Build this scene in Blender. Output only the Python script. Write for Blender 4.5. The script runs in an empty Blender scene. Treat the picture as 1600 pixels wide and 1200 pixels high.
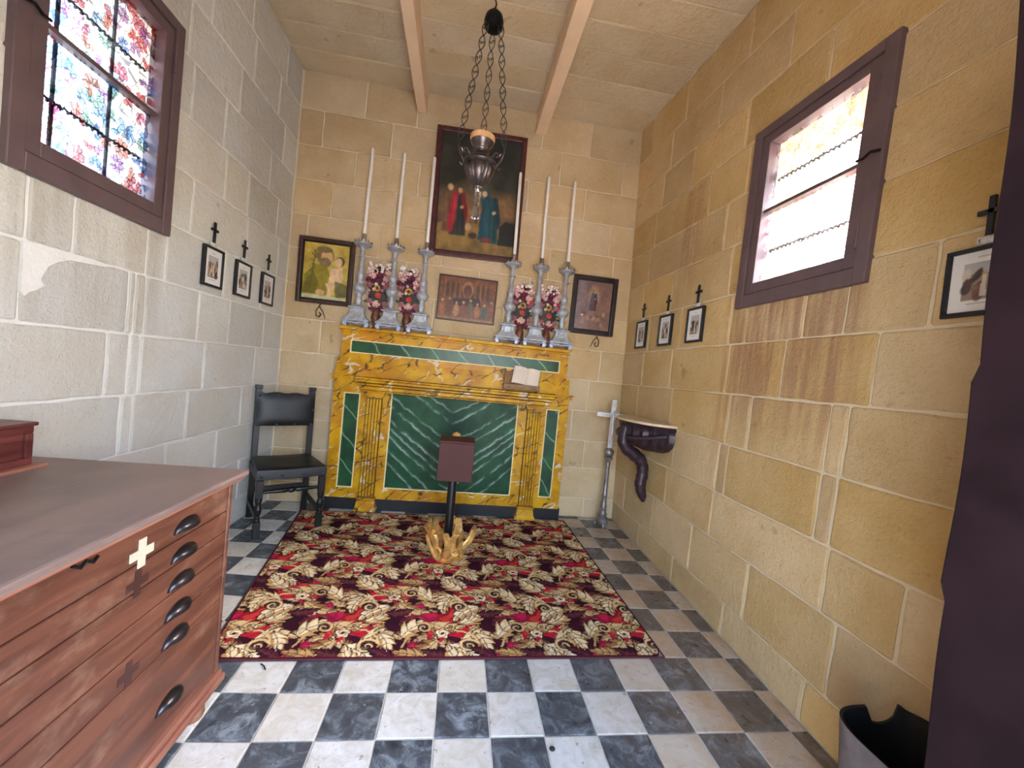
import bpy, bmesh, math, random
import numpy as np
from mathutils import Vector, Matrix
random.seed(7); rng = np.random.default_rng(11)
PI = math.pi
scene = bpy.context.scene
COL = scene.collection

# ------------------------------------------------------------------ camera
CAM = (-0.0243, -1.3614, 1.3014); FPX = 616.0
YAW, PITCH, ROLL = math.radians(7.385), math.radians(-1.457), math.radians(5.683)
fwd = Vector((math.sin(YAW)*math.cos(PITCH), math.cos(YAW)*math.cos(PITCH), math.sin(PITCH)))
rt = Vector((math.cos(YAW), -math.sin(YAW), 0)); up = rt.cross(fwd)
rt2 = math.cos(ROLL)*rt + math.sin(ROLL)*up; up2 = -math.sin(ROLL)*rt + math.cos(ROLL)*up
cd = bpy.data.cameras.new('camera'); cam = bpy.data.objects.new('camera', cd); COL.objects.link(cam)
cd.sensor_width = 36; cd.lens = FPX/1600*36; cd.clip_start = 0.02; cd.clip_end = 300
cam.matrix_world = Matrix(((rt2.x, up2.x, -fwd.x, CAM[0]), (rt2.y, up2.y, -fwd.y, CAM[1]), (rt2.z, up2.z, -fwd.z, CAM[2]), (0, 0, 0, 1)))
scene.camera = cam

# ------------------------------------------------------------------ sky, sun, portals, exposure
world = bpy.data.worlds.new('world'); scene.world = world; world.use_nodes = True
wn = world.node_tree; wn.nodes.clear()
sky = wn.nodes.new('ShaderNodeTexSky'); sky.sky_type = 'NISHITA'; sky.sun_disc = False
sky.sun_elevation = math.radians(44); sky.sun_rotation = math.radians(84); sky.air_density = 1.0; sky.dust_density = 2.6; sky.ozone_density = 1.0
bg = wn.nodes.new('ShaderNodeBackground'); bg.inputs['Strength'].default_value = 2.0
wo = wn.nodes.new('ShaderNodeOutputWorld')
wn.links.new(sky.outputs[0], bg.inputs[0]); wn.links.new(bg.outputs[0], wo.inputs[0])
sd = bpy.data.lights.new('hazy_sun', 'SUN'); sd.energy = 17.0; sd.angle = math.radians(30); sd.color = (0.97, 0.98, 1.0)
so = bpy.data.objects.new('hazy_sun', sd); COL.objects.link(so)
sun_to = Vector((1.0, 0.0, 0.98)).normalized()
so.rotation_euler = (-sun_to).to_track_quat('-Z', 'Y').to_euler()
def portal(name, loc, direction, sx, sy):
    l = bpy.data.lights.new(name, 'AREA'); l.shape = 'RECTANGLE'; l.size = sx; l.size_y = sy
    o = bpy.data.objects.new(name, l); COL.objects.link(o); o.location = loc
    o.rotation_euler = Vector(direction).to_track_quat('-Z', 'Z').to_euler()
    l.cycles.is_portal = True
    return o
portal('sky_portal_right', (1.66, 0.39, 2.29), (-1, 0, 0), 0.62, 0.9)
portal('sky_portal_left', (-1.72, 0.51, 2.35), (1, 0, 0), 0.62, 0.95)
portal('sky_portal_door', (0.275, -1.72, 1.12), (0, 1, 0), 1.45, 2.3)
vs = scene.view_settings
vs.view_transform = 'Standard'; vs.look = 'None'; vs.gamma = 1.0; vs.use_curve_mapping = False
vs.exposure = 1.15

# ------------------------------------------------------------------ helpers
def s2l(c):
    return tuple(((x/255.0)/12.92 if x/255.0 <= 0.04045 else ((x/255.0+0.055)/1.055)**2.4) for x in c[:3])
class NT:
    def __init__(s, name):
        s.m = bpy.data.materials.new(name); s.m.use_nodes = True; s.t = s.m.node_tree; s.t.nodes.clear()
        s.out = s.n('ShaderNodeOutputMaterial'); s.b = s.n('ShaderNodeBsdfPrincipled'); s.l(s.b.outputs[0], s.out.inputs[0])
    def n(s, kind, **kw):
        nd = s.t.nodes.new(kind)
        for k, v in kw.items(): setattr(nd, k, v)
        return nd
    def l(s, a, b): s.t.links.new(a, b)
    def val(s, sock, v):
        if isinstance(v, bpy.types.NodeSocket): s.l(v, sock)
        elif v is not None: sock.default_value = v
    def noise(s, vec, scale, detail=4, rough=.55, dist=0.0):
        n = s.n('ShaderNodeTexNoise'); s.val(n.inputs['Vector'], vec); n.inputs['Scale'].default_value = scale
        n.inputs['Detail'].default_value = detail; n.inputs['Roughness'].default_value = rough; n.inputs['Distortion'].default_value = dist
        return n.outputs['Fac']
    def math(s, op, a, b=None, clamp=False):
        n = s.n('ShaderNodeMath', operation=op, use_clamp=clamp); s.val(n.inputs[0], a)
        if b is not None: s.val(n.inputs[1], b)
        return n.outputs[0]
    def vmath(s, op, a, b=None, scale=None):
        n = s.n('ShaderNodeVectorMath', operation=op); s.val(n.inputs[0], a)
        if b is not None: s.val(n.inputs[1], b)
        if scale is not None: s.val(n.inputs['Scale'], scale)
        return n.outputs[0]
    def rng(s, v, a, b, c=0.0, d=1.0):
        n = s.n('ShaderNodeMapRange'); n.clamp = True; n.interpolation_type = 'SMOOTHSTEP'
        s.val(n.inputs[0], v); n.inputs[1].default_value = a; n.inputs[2].default_value = b; n.inputs[3].default_value = c; n.inputs[4].default_value = d
        return n.outputs[0]
    def mix(s, f, a, b, mode='MIX'):
        n = s.n('ShaderNodeMix', data_type='RGBA', blend_type=mode); s.val(n.inputs[0], f)
        for i, v in ((6, a), (7, b)):
            if isinstance(v, bpy.types.NodeSocket): s.l(v, n.inputs[i])
            else: n.inputs[i].default_value = (*v[:3], 1)
        return n.outputs[2]
    def ramp(s, f, stops):
        n = s.n('ShaderNodeValToRGB'); s.l(f, n.inputs[0]); e = n.color_ramp.elements
        while len(e) > 1: e.remove(e[0])
        e[0].position = stops[0][0]; e[0].color = (*stops[0][1], 1)
        for p, c in stops[1:]:
            k = e.new(p); k.color = (*c, 1)
        return n.outputs[0]
    def pos(s): return s.n('ShaderNodeNewGeometry').outputs['Position']
    def objc(s): return s.n('ShaderNodeTexCoord').outputs['Object']
    def rand(s): return s.n('ShaderNodeObjectInfo').outputs['Random']
    def bump(s, h, strength=.3, dist=.01):
        n = s.n('ShaderNodeBump'); n.inputs['Strength'].default_value = strength; n.inputs['Distance'].default_value = dist
        s.l(h, n.inputs['Height']); s.l(n.outputs[0], s.b.inputs['Normal'])
    def set(s, **kw):
        for k, v in kw.items(): s.val(s.b.inputs[k], v)
    def base(s, c):
        if isinstance(c, bpy.types.NodeSocket): s.l(c, s.b.inputs['Base Color'])
        else: s.b.inputs['Base Color'].default_value = (*c, 1)
def pm(name, col, rough=.5, metal=0.0, var=.12, scale=18, bump=0.0, bscale=60, obj_coords=False, spec=None):
    t = NT(name); c = s2l(col); v = t.objc() if obj_coords else t.pos()
    t.base(t.mix(t.rng(t.noise(v, scale), .3, .7), tuple(x*(1-var) for x in c), tuple(min(1, x*(1+var)) for x in c)))
    t.set(Roughness=rough, Metallic=metal)
    if spec is not None: t.b.inputs['Specular IOR Level'].default_value = spec
    if bump: t.bump(t.noise(v, bscale, 3), bump, .004)
    return t.m

class MB:
    def __init__(s): s.v = []; s.f = []
    def add(s, vs, fs):
        o = len(s.v); s.v += [tuple(p) for p in vs]; s.f += [tuple(i+o for i in f) for f in fs]; return s
    def box(s, x0, x1, y0, y1, z0, z1):
        return s.add([(x0,y0,z0),(x1,y0,z0),(x1,y1,z0),(x0,y1,z0),(x0,y0,z1),(x1,y0,z1),(x1,y1,z1),(x0,y1,z1)],
                     [(0,3,2,1),(4,5,6,7),(0,1,5,4),(1,2,6,5),(2,3,7,6),(3,0,4,7)])
    def lathe(s, prof, n=20, c=(0,0,0), sx=1, sy=1, flute=0, famp=0.0):
        vs = []; fs = []
        for r, z in prof:
            for k in range(n):
                a = 2*PI*k/n; rr = r*(1+famp*math.cos(flute*a)) if flute else r
                vs.append((c[0]+rr*math.cos(a)*sx, c[1]+rr*math.sin(a)*sy, c[2]+z))
        for i in range(len(prof)-1):
            for k in range(n):
                k2 = (k+1) % n; fs.append((i*n+k, i*n+k2, (i+1)*n+k2, (i+1)*n+k))
        fs.append(tuple(reversed(range(n)))); m = (len(prof)-1)*n; fs.append(tuple(m+k for k in range(n)))
        return s.add(vs, fs)
    def rings(s, rs, cap=True):
        n = len(rs[0]); vs = [p for r in rs for p in r]; fs = []
        for i in range(len(rs)-1):
            for k in range(n):
                k2 = (k+1) % n; fs.append((i*n+k, i*n+k2, (i+1)*n+k2, (i+1)*n+k))
        if cap: fs.append(tuple(reversed(range(n)))); fs.append(tuple((len(rs)-1)*n+k for k in range(n)))
        return s.add(vs, fs)
    def sqloft(s, prof, c=(0,0,0), sx=1, sy=1):
        return s.rings([[(c[0]+h*a*sx, c[1]+h*b*sy, c[2]+z) for a, b in ((-1,-1),(1,-1),(1,1),(-1,1))] for h, z in prof])
    def tube(s, path, r, n=8, closed=False, sy=1.0):
        P = [Vector(p) for p in path]; m = len(P); R_ = r if isinstance(r, (list, tuple)) else [r]*m
        T = []
        for i in range(m):
            a = P[(i-1) % m] if (closed or i > 0) else P[i]; b = P[(i+1) % m] if (closed or i < m-1) else P[i]
            T.append((b-a).normalized())
        ref = Vector((0,0,1)) if abs(T[0].z) < .9 else Vector((0,1,0))
        u = T[0].cross(ref).normalized(); rs = []
        for i in range(m):
            u = (u - T[i]*u.dot(T[i])); u = u.normalized() if u.length > 1e-6 else T[i].orthogonal().normalized()
            w = T[i].cross(u)
            rs.append([tuple(P[i]+R_[i]*(math.cos(2*PI*k/n)*u+math.sin(2*PI*k/n)*w*sy)) for k in range(n)])
        if closed: rs.append(rs[0]); return s.rings(rs, False)
        return s.rings(rs)
    def prism(s, pts, d0, d1, fn):
        n = len(pts); vs = [fn(a, b, d0) for a, b in pts]+[fn(a, b, d1) for a, b in pts]
        fs = [tuple(range(n-1, -1, -1)), tuple(range(n, 2*n))]+[(k, (k+1) % n, n+(k+1) % n, n+k) for k in range(n)]
        return s.add(vs, fs)
    def ball(s, c, r, nu=12, nv=8, sc=(1,1,1)):
        return s.lathe2([(math.sin(PI*i/nv)*r, -math.cos(PI*i/nv)*r) for i in range(nv+1)], nu, c, sc)
    def lathe2(s, prof, n, c, sc):
        m = MB(); m.lathe([(max(p[0], 1e-4), p[1]) for p in prof], n)
        return s.add([(c[0]+x*sc[0], c[1]+y*sc[1], c[2]+z*sc[2]) for x, y, z in m.v], m.f)
    def xf(s, M):
        s.v = [tuple(M @ Vector(p)) for p in s.v]; return s
    def join(s, o): return s.add(o.v, o.f)
    def mesh(s, name, smooth=False):
        me = bpy.data.meshes.new(name); me.from_pydata(s.v, [], s.f); me.validate()
        b = bmesh.new(); b.from_mesh(me); bmesh.ops.recalc_face_normals(b, faces=b.faces); b.to_mesh(me); b.free()
        if smooth:
            for p in me.polygons: p.use_smooth = True
            me.set_sharp_from_angle(angle=math.radians(40))
        return me
def obj(name, mb, mat, parent=None, smooth=False, bevel=0.0, label=None):
    me = mb if isinstance(mb, bpy.types.Mesh) else mb.mesh(name, smooth)
    if not me.materials: me.materials.append(mat)
    o = bpy.data.objects.new(name, me); COL.objects.link(o); o.parent = parent
    if bevel:
        m = o.modifiers.new('bevel', 'BEVEL'); m.width = bevel; m.segments = 2; m.limit_method = 'ANGLE'; m.angle_limit = math.radians(40)
    if label: o['label'] = label
    return o
def tag(o, label, cat, group=None, kind=None):
    o['label'] = label; o['category'] = cat
    if group: o['group'] = group
    if kind: o['kind'] = kind
    return o
def struct(o, label, cat):
    o['kind'] = 'structure'; return tag(o, label, cat)
def thing(name, label, cat, loc=(0,0,0), rz=0, group=None):
    o = bpy.data.objects.new(name, None); COL.objects.link(o); o.location = loc; o.rotation_euler = (0,0,rz); o.empty_display_size = .05
    return tag(o, label, cat, group)
def dup(o, parent=None):
    c = o.copy(); COL.objects.link(c); c.parent = parent
    for ch in [x for x in DUPKIDS(o)]: dup(ch, c)
    return c
def DUPKIDS(o): return list(o.children)

# raster canvas: colours laid out on a fine grid of vertices
class Ras:
    def __init__(s, w, h, nx, ny, col):
        s.w, s.h, s.nx, s.ny = w, h, nx, ny
        s.u, s.v = np.meshgrid((np.arange(nx)+.5)/nx, (np.arange(ny)+.5)/ny)   # u right, v up
        s.a = np.empty((ny, nx, 3)); s.a[:] = np.array(s2l(col))
        s.asp = w/h
    def put(s, mask, col, alpha=1.0):
        c = np.array(s2l(col)) if not isinstance(col, np.ndarray) else col
        k = (np.clip(mask.astype(float), 0, 1)*alpha)[..., None]; s.a = s.a*(1-k)+c*k
    def ell(s, cx, cy, rx, ry, rot=0, soft=.25):
        c, n = math.cos(rot), math.sin(rot); du = (s.u-cx)*s.asp; dv = s.v-cy
        x = (du*c+dv*n)/(rx*s.asp); y = (-du*n+dv*c)/ry
        return np.clip((1-(x*x+y*y))/soft, 0, 1)
    def poly(s, pts):
        m = np.zeros_like(s.u, bool); n = len(pts)
        for i in range(n):
            (x1, y1), (x2, y2) = pts[i], pts[(i+1) % n]
            if y1 == y2: continue
            c = ((y1 > s.v) != (y2 > s.v)) & (s.u < (x2-x1)*(s.v-y1)/(y2-y1)+x1); m ^= c
        return m
    def noise(s, f, seed=0):
        r = np.random.default_rng(seed); tot = np.zeros_like(s.u); amp = 1; nrm = 0
        for o in range(4):
            g = r.random((int(f*2**o)+3, int(f*2**o*max(s.asp, .3))+4)); y = s.v*(g.shape[0]-2); x = s.u*(g.shape[1]-2)
            i, j = y.astype(int), x.astype(int); fy, fx = y-i, x-j; fy = fy*fy*(3-2*fy); fx = fx*fx*(3-2*fx)
            tot += amp*((g[i, j]*(1-fx)+g[i, j+1]*fx)*(1-fy)+(g[i+1, j]*(1-fx)+g[i+1, j+1]*fx)*fy); nrm += amp; amp *= .5
        return tot/nrm
    def blur(s, n=1):
        for _ in range(n):
            p = np.pad(s.a, ((1, 1), (1, 1), (0, 0)), 'edge'); s.a = (p[:-2, 1:-1]+p[2:, 1:-1]+p[1:-1, :-2]+p[1:-1, 2:]+2*p[1:-1, 1:-1])/6
    def mottle(s, amt, f=8, seed=3):
        s.a = np.clip(s.a*(1+amt*(s.noise(f, seed)-.5)*2)[..., None], 0, 1)
def canvas(name, ras, mat, fn, parent=None):
    """fn(u,v arrays)->(N,3) positions; one vertex for every colour sample plus a border"""
    nx, ny = ras.nx, ras.ny
    u = np.concatenate(([0], (np.arange(1, nx-1)+.5)/nx, [1])); v = np.concatenate(([0], (np.arange(1, ny-1)+.5)/ny, [1]))
    U, V = np.meshgrid(u, v); P = fn(U.ravel(), V.ravel())
    i = np.arange((ny-1)*(nx-1)); r = i//(nx-1); c = i % (nx-1); a = r*nx+c
    F = np.stack([a, a+1, a+nx+1, a+nx], 1)
    me = bpy.data.meshes.new(name); me.vertices.add(len(P)); me.vertices.foreach_set('co', P.astype(np.float32).ravel())
    me.loops.add(F.size); me.loops.foreach_set('vertex_index', F.astype(np.int32).ravel())
    me.polygons.add(len(F)); me.polygons.foreach_set('loop_start', np.arange(0, F.size, 4, dtype=np.int32))
    me.update(calc_edges=True); me.validate()
    at = me.color_attributes.new('print', 'FLOAT_COLOR', 'POINT')
    at.data.foreach_set('color', np.concatenate([ras.a.reshape(-1, 3), np.ones((nx*ny, 1))], 1).astype(np.float32).ravel())
    return obj(name, me, mat, parent)
def print_mat(name, rough=.6, bump=0.0, bscale=200, spec=.5):
    t = NT(name); a = t.n('ShaderNodeVertexColor'); a.layer_name = 'print'
    t.l(a.outputs[0], t.b.inputs['Base Color']); t.set(Roughness=rough); t.b.inputs['Specular IOR Level'].default_value = spec
    if bump: t.bump(t.noise(t.pos(), bscale, 2), bump, .003)
    return t.m

# ------------------------------------------------------------------ materials
def stone_mat(name, c1, c2, c3, stain=None):
    t = NT(name); p = t.pos(); r = t.rand()
    off = t.vmath('ADD', p, t.vmath('SCALE', (7.3, 3.1, 5.7), scale=r))
    big = t.noise(off, 2.6, 4); mid = t.noise(off, 11, 5, .6); fine = t.noise(p, 90, 4, .65)
    col = t.mix(t.rng(big, .3, .7), s2l(c1), s2l(c2))
    col = t.mix(t.math('MULTIPLY', t.rng(mid, .55, .8), .55), col, s2l(c3))
    col = t.mix(t.rng(fine, .56, .74, 0, .4), col, tuple(x*.6 for x in s2l(c2)))
    col = t.mix(t.rng(t.noise(t.vmath('MULTIPLY', off, (1, 1, 2.2)), 34, 3, .7), .60, .72, 0, .35), col, tuple(x*.62 for x in s2l(c2)))
    col = t.mix(t.rng(t.noise(off, 7, 2), .70, .76, 0, .5), col, tuple(x*.5 for x in s2l(c2)))
    hsv = t.n('ShaderNodeHueSaturation'); t.l(col, hsv.inputs['Color'])
    t.l(t.rng(r, 0, 1, .90, 1.07), hsv.inputs['Value']); t.l(t.rng(t.math('FRACT', t.math('MULTIPLY', r, 7.7)), 0, 1, .92, 1.1), hsv.inputs['Saturation'])
    col = hsv.outputs[0]
    if stain:
        sp = t.n('ShaderNodeSeparateXYZ'); t.l(p, sp.inputs[0])
        for (y0, y1, z0, z1, c, amt, fr) in stain:
            cx = t.n('ShaderNodeCombineXYZ'); t.l(t.math('MULTIPLY', sp.outputs[1], fr), cx.inputs[0]); t.l(t.math('MULTIPLY', sp.outputs[2], fr*.07), cx.inputs[1])
            st = t.rng(t.noise(cx.outputs[0], 1.0, 3, .6), .38, .62)
            m = t.math('MULTIPLY', t.rng(sp.outputs[1], y0-.04, y0+.03), t.rng(sp.outputs[1], y1+.04, y1-.03))
            m = t.math('MULTIPLY', m, t.math('MULTIPLY', t.rng(sp.outputs[2], z0, z0+(z1-z0)*.7), t.rng(sp.outputs[2], z1+.02, z1)))
            m = t.math('MULTIPLY', m, t.math('ADD', t.math('MULTIPLY', st, .75), .25))
            col = t.mix(t.math('MULTIPLY', m, amt), col, s2l(c))
    t.base(col); t.set(Roughness=.92); t.b.inputs['Specular IOR Level'].default_value = .2
    h = t.math('ADD', t.math('MULTIPLY', fine, .5), t.math('MULTIPLY', t.noise(off, 28, 5, .65), 1.0))
    t.bump(h, .7, .014)
    return t.m
M = {}
M['stone'] = stone_mat('globigerina_limestone', (208,186,152), (194,168,132), (216,198,168))
M['stone_left'] = stone_mat('pale_limestone', (208,207,203), (203,198,187), (220,219,217), [(.2,.86,1.0,1.84,(160,148,130),.4,12)])
M['stone_right'] = stone_mat('honey_limestone', (206,178,134), (192,161,112), (212,188,148), [(.02,.74,.85,1.83,(140,98,78),.7,17), (.74,.83,.5,1.95,(150,100,66),.5,24), (1.22,1.42,1.7,2.75,(158,114,82),.5,20)])
def mortar_mat(name, c):
    t = NT(name); p = t.pos(); f = t.noise(p, 40, 4)
    t.base(t.mix(f, tuple(x*.86 for x in s2l(c)), s2l(c))); t.set(Roughness=.95); t.bump(t.noise(p, 22, 5, .7), .5, .015); return t.m
M['mortar'] = mortar_mat('lime_mortar', (222,206,178)); M['mortar_left'] = mortar_mat('white_lime_mortar', (232,230,226)); M['mortar_right'] = mortar_mat('warm_lime_mortar', (214,196,164))
M['slab'] = stone_mat('ceiling_stone', (212,195,168), (200,179,148), (220,204,180))
M['beam'] = pm('painted_beam', (226,196,164), .75, var=.05, scale=6, bump=.1)
M['maroon'] = pm('maroon_paint', (94,76,80), .45, var=.12, scale=9, bump=.15, bscale=40)
M['iron'] = pm('black_iron', (26,25,27), .5, metal=.7, var=.3)
M['black_wood'] = pm('ebonised_wood', (12,11,14), .42, var=.3, scale=25, bump=.1)
M['leather'] = pm('black_leather', (13,14,21), .45, var=.25, scale=12, bump=.2, bscale=220)
M['stud'] = pm('dull_stud', (62,60,66), .35, metal=.6)
M['silver'] = pm('silvered_wood', (166,170,180), .4, metal=.25, var=.22, scale=30, bump=.1)
M['silver_blue'] = pm('pale_blue_scroll', (176,186,214), .4, metal=.3, var=.15)
M['wax'] = pm('white_wax', (240,236,232), .4, var=.03)
M['wick'] = pm('wick', (40,30,26), .9)
M['plinth'] = pm('black_plinth', (20,19,22), .5, var=.2)
M['lamp_metal'] = pm('tarnished_silver', (92,84,84), .33, metal=.85, var=.35, scale=16, bump=.12)
M['bell'] = pm('bright_silver', (190,190,200), .18, metal=1.0, var=.1)
M['ceramic'] = pm('ochre_cup', (206,160,112), .5, var=.15, scale=30)
M['chain'] = pm('chain_wire', (88,84,84), .4, metal=.8)
M['brown_box'] = pm('brown_painted_box', (72,40,36), .6, var=.06, scale=8, spec=.2)
M['black_pole'] = pm('black_pole', (18,17,19), .32, var=.1)
M['gold'] = pm('gilded_bronze', (222,174,104), .36, metal=.6, var=.35, scale=24, bump=.25, bscale=40)
M['cross_silver'] = pm('cross_silver', (212,208,208), .35, metal=.25, var=.15)
M['pewter'] = pm('pewter', (142,134,132), .4, metal=.6, var=.25)
M['carved'] = pm('dark_carved_wood', (46,30,38), .42, var=.3, scale=20, bump=.3, bscale=45)
M['shelf_marble'] = pm('cream_shelf_top', (206,180,146), .4, var=.1)
M['black_frame'] = pm('black_frame', (20,20,26), .35, var=.2)
M['walnut_frame'] = pm('walnut_frame', (64,42,38), .38, var=.3, scale=30)
M['red_frame'] = pm('red_frame', (74,30,34), .38, var=.3, scale=22)
M['dark_frame'] = pm('dark_frame', (42,34,40), .35, var=.25)
M['rust'] = pm('rusty_iron', (92,70,52), .6, metal=.5, var=.3)
M['wood_light'] = pm('worn_lectern_wood', (132,96,62), .6, var=.2, scale=26)
M['page'] = pm('old_paper', (222,206,190), .8, var=.05)
M['brass'] = pm('aged_cup_pull', (64,60,62), .32, metal=.85, var=.25)
M['tin'] = pm('pale_tin', (188,182,160), .5, var=.06)
M['foot'] = pm('worn_foot', (120,84,62), .6, var=.25)
M['bin_grey'] = pm('grey_bin', (104,94,92), .55, var=.25, scale=14)
M['bin_black'] = pm('black_bin_inside', (16,14,16), .6, var=.1)
M['bead'] = pm('cream_beading', (232,212,160), .5, var=.1)
M['label_white'] = pm('white_cartouche', (206,204,206), .45, metal=.2, var=.2, scale=60)
M['print'] = print_mat('printed_picture', .5); M['oil'] = print_mat('oil_painting', .38, .15, 120); M['relief_print'] = print_mat('varnished_relief', .4, .3, 90)
M['marble_print'] = print_mat('painted_green_marble', .45, spec=.2)
def wood_mat(name, c1, c2, axis=1, rough=.45, dust=0.0):
    t = NT(name); p = t.pos(); sc = [26, 26, 26]; sc[axis] = 2.2
    g = t.noise(t.vmath('MULTIPLY', p, tuple(sc)), 1.0, 6, .6, .6); b = t.noise(p, 3.0, 3)
    col = t.mix(t.rng(g, .3, .72), s2l(c1), s2l(c2)); col = t.mix(t.rng(b, .5, .75, 0, .35), col, tuple(x*.55 for x in s2l(c1)))
    if dust:
        col = t.mix(t.rng(t.noise(t.vmath('MULTIPLY', p, (2, 4.5, 7)), 1.6, 5, .65), .52, .74, 0, dust), col, s2l((196,160,132)))
    t.base(col); t.set(Roughness=t.rng(g, .3, .7, rough-.08, rough+.1)); t.bump(g, .18, .004); return t.m
M['mahogany'] = wood_mat('red_brown_wood', (76,44,34), (112,68,50), 1, .42, .2)
M['top_wood'] = wood_mat('dull_top_wood', (112,94,88), (138,116,108), 1, .45, .15)
M['edge_wood'] = wood_mat('worn_edge_wood', (120,72,56), (158,108,88), 1, .5)
M['box_wood'] = wood_mat('dark_red_box_wood', (76,34,32), (112,56,52), 1, .38)
M['door'] = pm('dark_door_paint', (30,18,21), .75, var=.3, scale=5, bump=.2, bscale=20, spec=.08)
def yellow_mat():
    t = NT('yellow_marbling'); p = t.pos()
    n = t.noise(p, 7, 4); col = t.mix(t.rng(n, .3, .7), s2l((166,110,4)), s2l((208,156,12)))
    col = t.mix(t.rng(t.noise(p, 3, 3), .55, .7, 0, .5), col, s2l((196,120,24)))
    def cracks(ang, sc, lo, hi, w, off):
        m = t.n('ShaderNodeMapping'); t.l(t.vmath('ADD', p, t.vmath('SCALE', t.n('ShaderNodeTexNoise').outputs['Color'], scale=0.0)), m.inputs['Vector'])
        m.inputs['Rotation'].default_value = (0, ang, 0); m.inputs['Location'].default_value = off
        m2 = t.n('ShaderNodeMapping'); t.l(m.outputs[0], m2.inputs['Vector']); m2.inputs['Scale'].default_value = sc
        nz = t.n('ShaderNodeTexNoise'); t.l(p, nz.inputs['Vector']); nz.inputs['Scale'].default_value = 11; nz.inputs['Detail'].default_value = 4
        q = t.vmath('ADD', m2.outputs[0], t.vmath('SCALE', nz.outputs['Color'], scale=.55))
        v = t.n('ShaderNodeTexVoronoi', feature='DISTANCE_TO_EDGE'); t.l(q, v.inputs['Vector']); v.inputs['Scale'].default_value = 1.0
        return t.math('MULTIPLY', t.rng(v.outputs['Distance'], w, w*.25), t.rng(t.noise(t.vmath('ADD', p, off), 8, 2), lo, hi))
    lit = cracks(.62, (3.0, 1.0, 9.0), .50, .62, .05, (.3, .1, .7)); dark = cracks(.55, (3.4, 1.0, 12.0), .44, .56, .045, (0, 0, 0))
    col = t.mix(t.math('MULTIPLY', lit, .75), col, s2l((214,204,190))); col = t.mix(t.math('MULTIPLY', dark, .9), col, s2l((48,34,22)))
    t.base(col); t.set(Roughness=.42); t.b.inputs['Specular IOR Level'].default_value = .3; t.bump(t.noise(p, 60, 3), .12, .004); return t.m
M['yellow'] = yellow_mat()
def green_mat():
    t = NT('green_marbling'); p = t.pos(); n = t.noise(p, 8, 5); col = t.mix(t.rng(n, .3, .7), s2l((16,50,30)), s2l((30,82,46)))
    w = t.n('ShaderNodeTexWave', wave_type='BANDS', bands_direction='DIAGONAL'); t.l(p, w.inputs['Vector']); w.inputs['Scale'].default_value = 2.6; w.inputs['Distortion'].default_value = 3; w.inputs['Detail'].default_value = 3
    col = t.mix(t.math('MULTIPLY', t.rng(w.outputs['Fac'], .975, 1.0), .45), col, s2l((150,180,150))); t.base(col); t.set(Roughness=.35); return t.m
M['green'] = green_mat()
M['groove'] = pm('dark_ochre_groove', (96,70,10), .6, var=.2)
def tile_mat(name, cols, rough, spots, dirt_bounce_amt):
    t = NT(name); r = t.rand(); p = t.vmath('ADD', t.pos(), t.vmath('SCALE', (13.1, 7.7, 3.3), scale=r))
    n = t.noise(p, 14, 8, .72, .9); col = t.ramp(n, [(.3, s2l(cols[0])), (.5, s2l(cols[1])), (.68, s2l(cols[2]))])
    col = t.mix(t.rng(t.noise(p, 38, 3), .66, .74, 0, spots), col, s2l(cols[3]))
    col = t.mix(t.rng(t.math('FRACT', t.math('MULTIPLY', r, 5.3)), .3, 1, 0, .35), col, s2l(cols[4]))
    sp = t.n('ShaderNodeSeparateXYZ'); t.l(t.pos(), sp.inputs[0]); dirt_bounce = t.math('MULTIPLY', t.rng(sp.outputs[0], .5, 1.15, 0, 1), t.rng(t.noise(p, 5, 5, .6), .3, .7, .45, 1.0))  # tan toward the right wall: floor dirt plus warm bounce light painted in
    col = t.mix(t.math('MULTIPLY', dirt_bounce, dirt_bounce_amt), col, s2l((172,132,84)))
    t.base(col); t.set(Roughness=t.rng(t.noise(p, 20, 4), .3, .7, rough-.08, rough+.14)); t.bump(t.noise(p, 30, 4), .08, .004); return t.m
M['tile_dark'] = tile_mat('grey_black_tile', [(40,42,46), (74,79,85), (136,146,152), (164,164,160), (78,80,82)], .34, .6, .25)
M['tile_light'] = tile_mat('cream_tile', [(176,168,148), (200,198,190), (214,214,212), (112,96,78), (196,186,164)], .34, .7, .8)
M['grout'] = pm('floor_grout', (190,184,172), .9, var=.15)
M['ground'] = pm('outside_paving', (176,168,156), .95, var=.1, scale=2)

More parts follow.
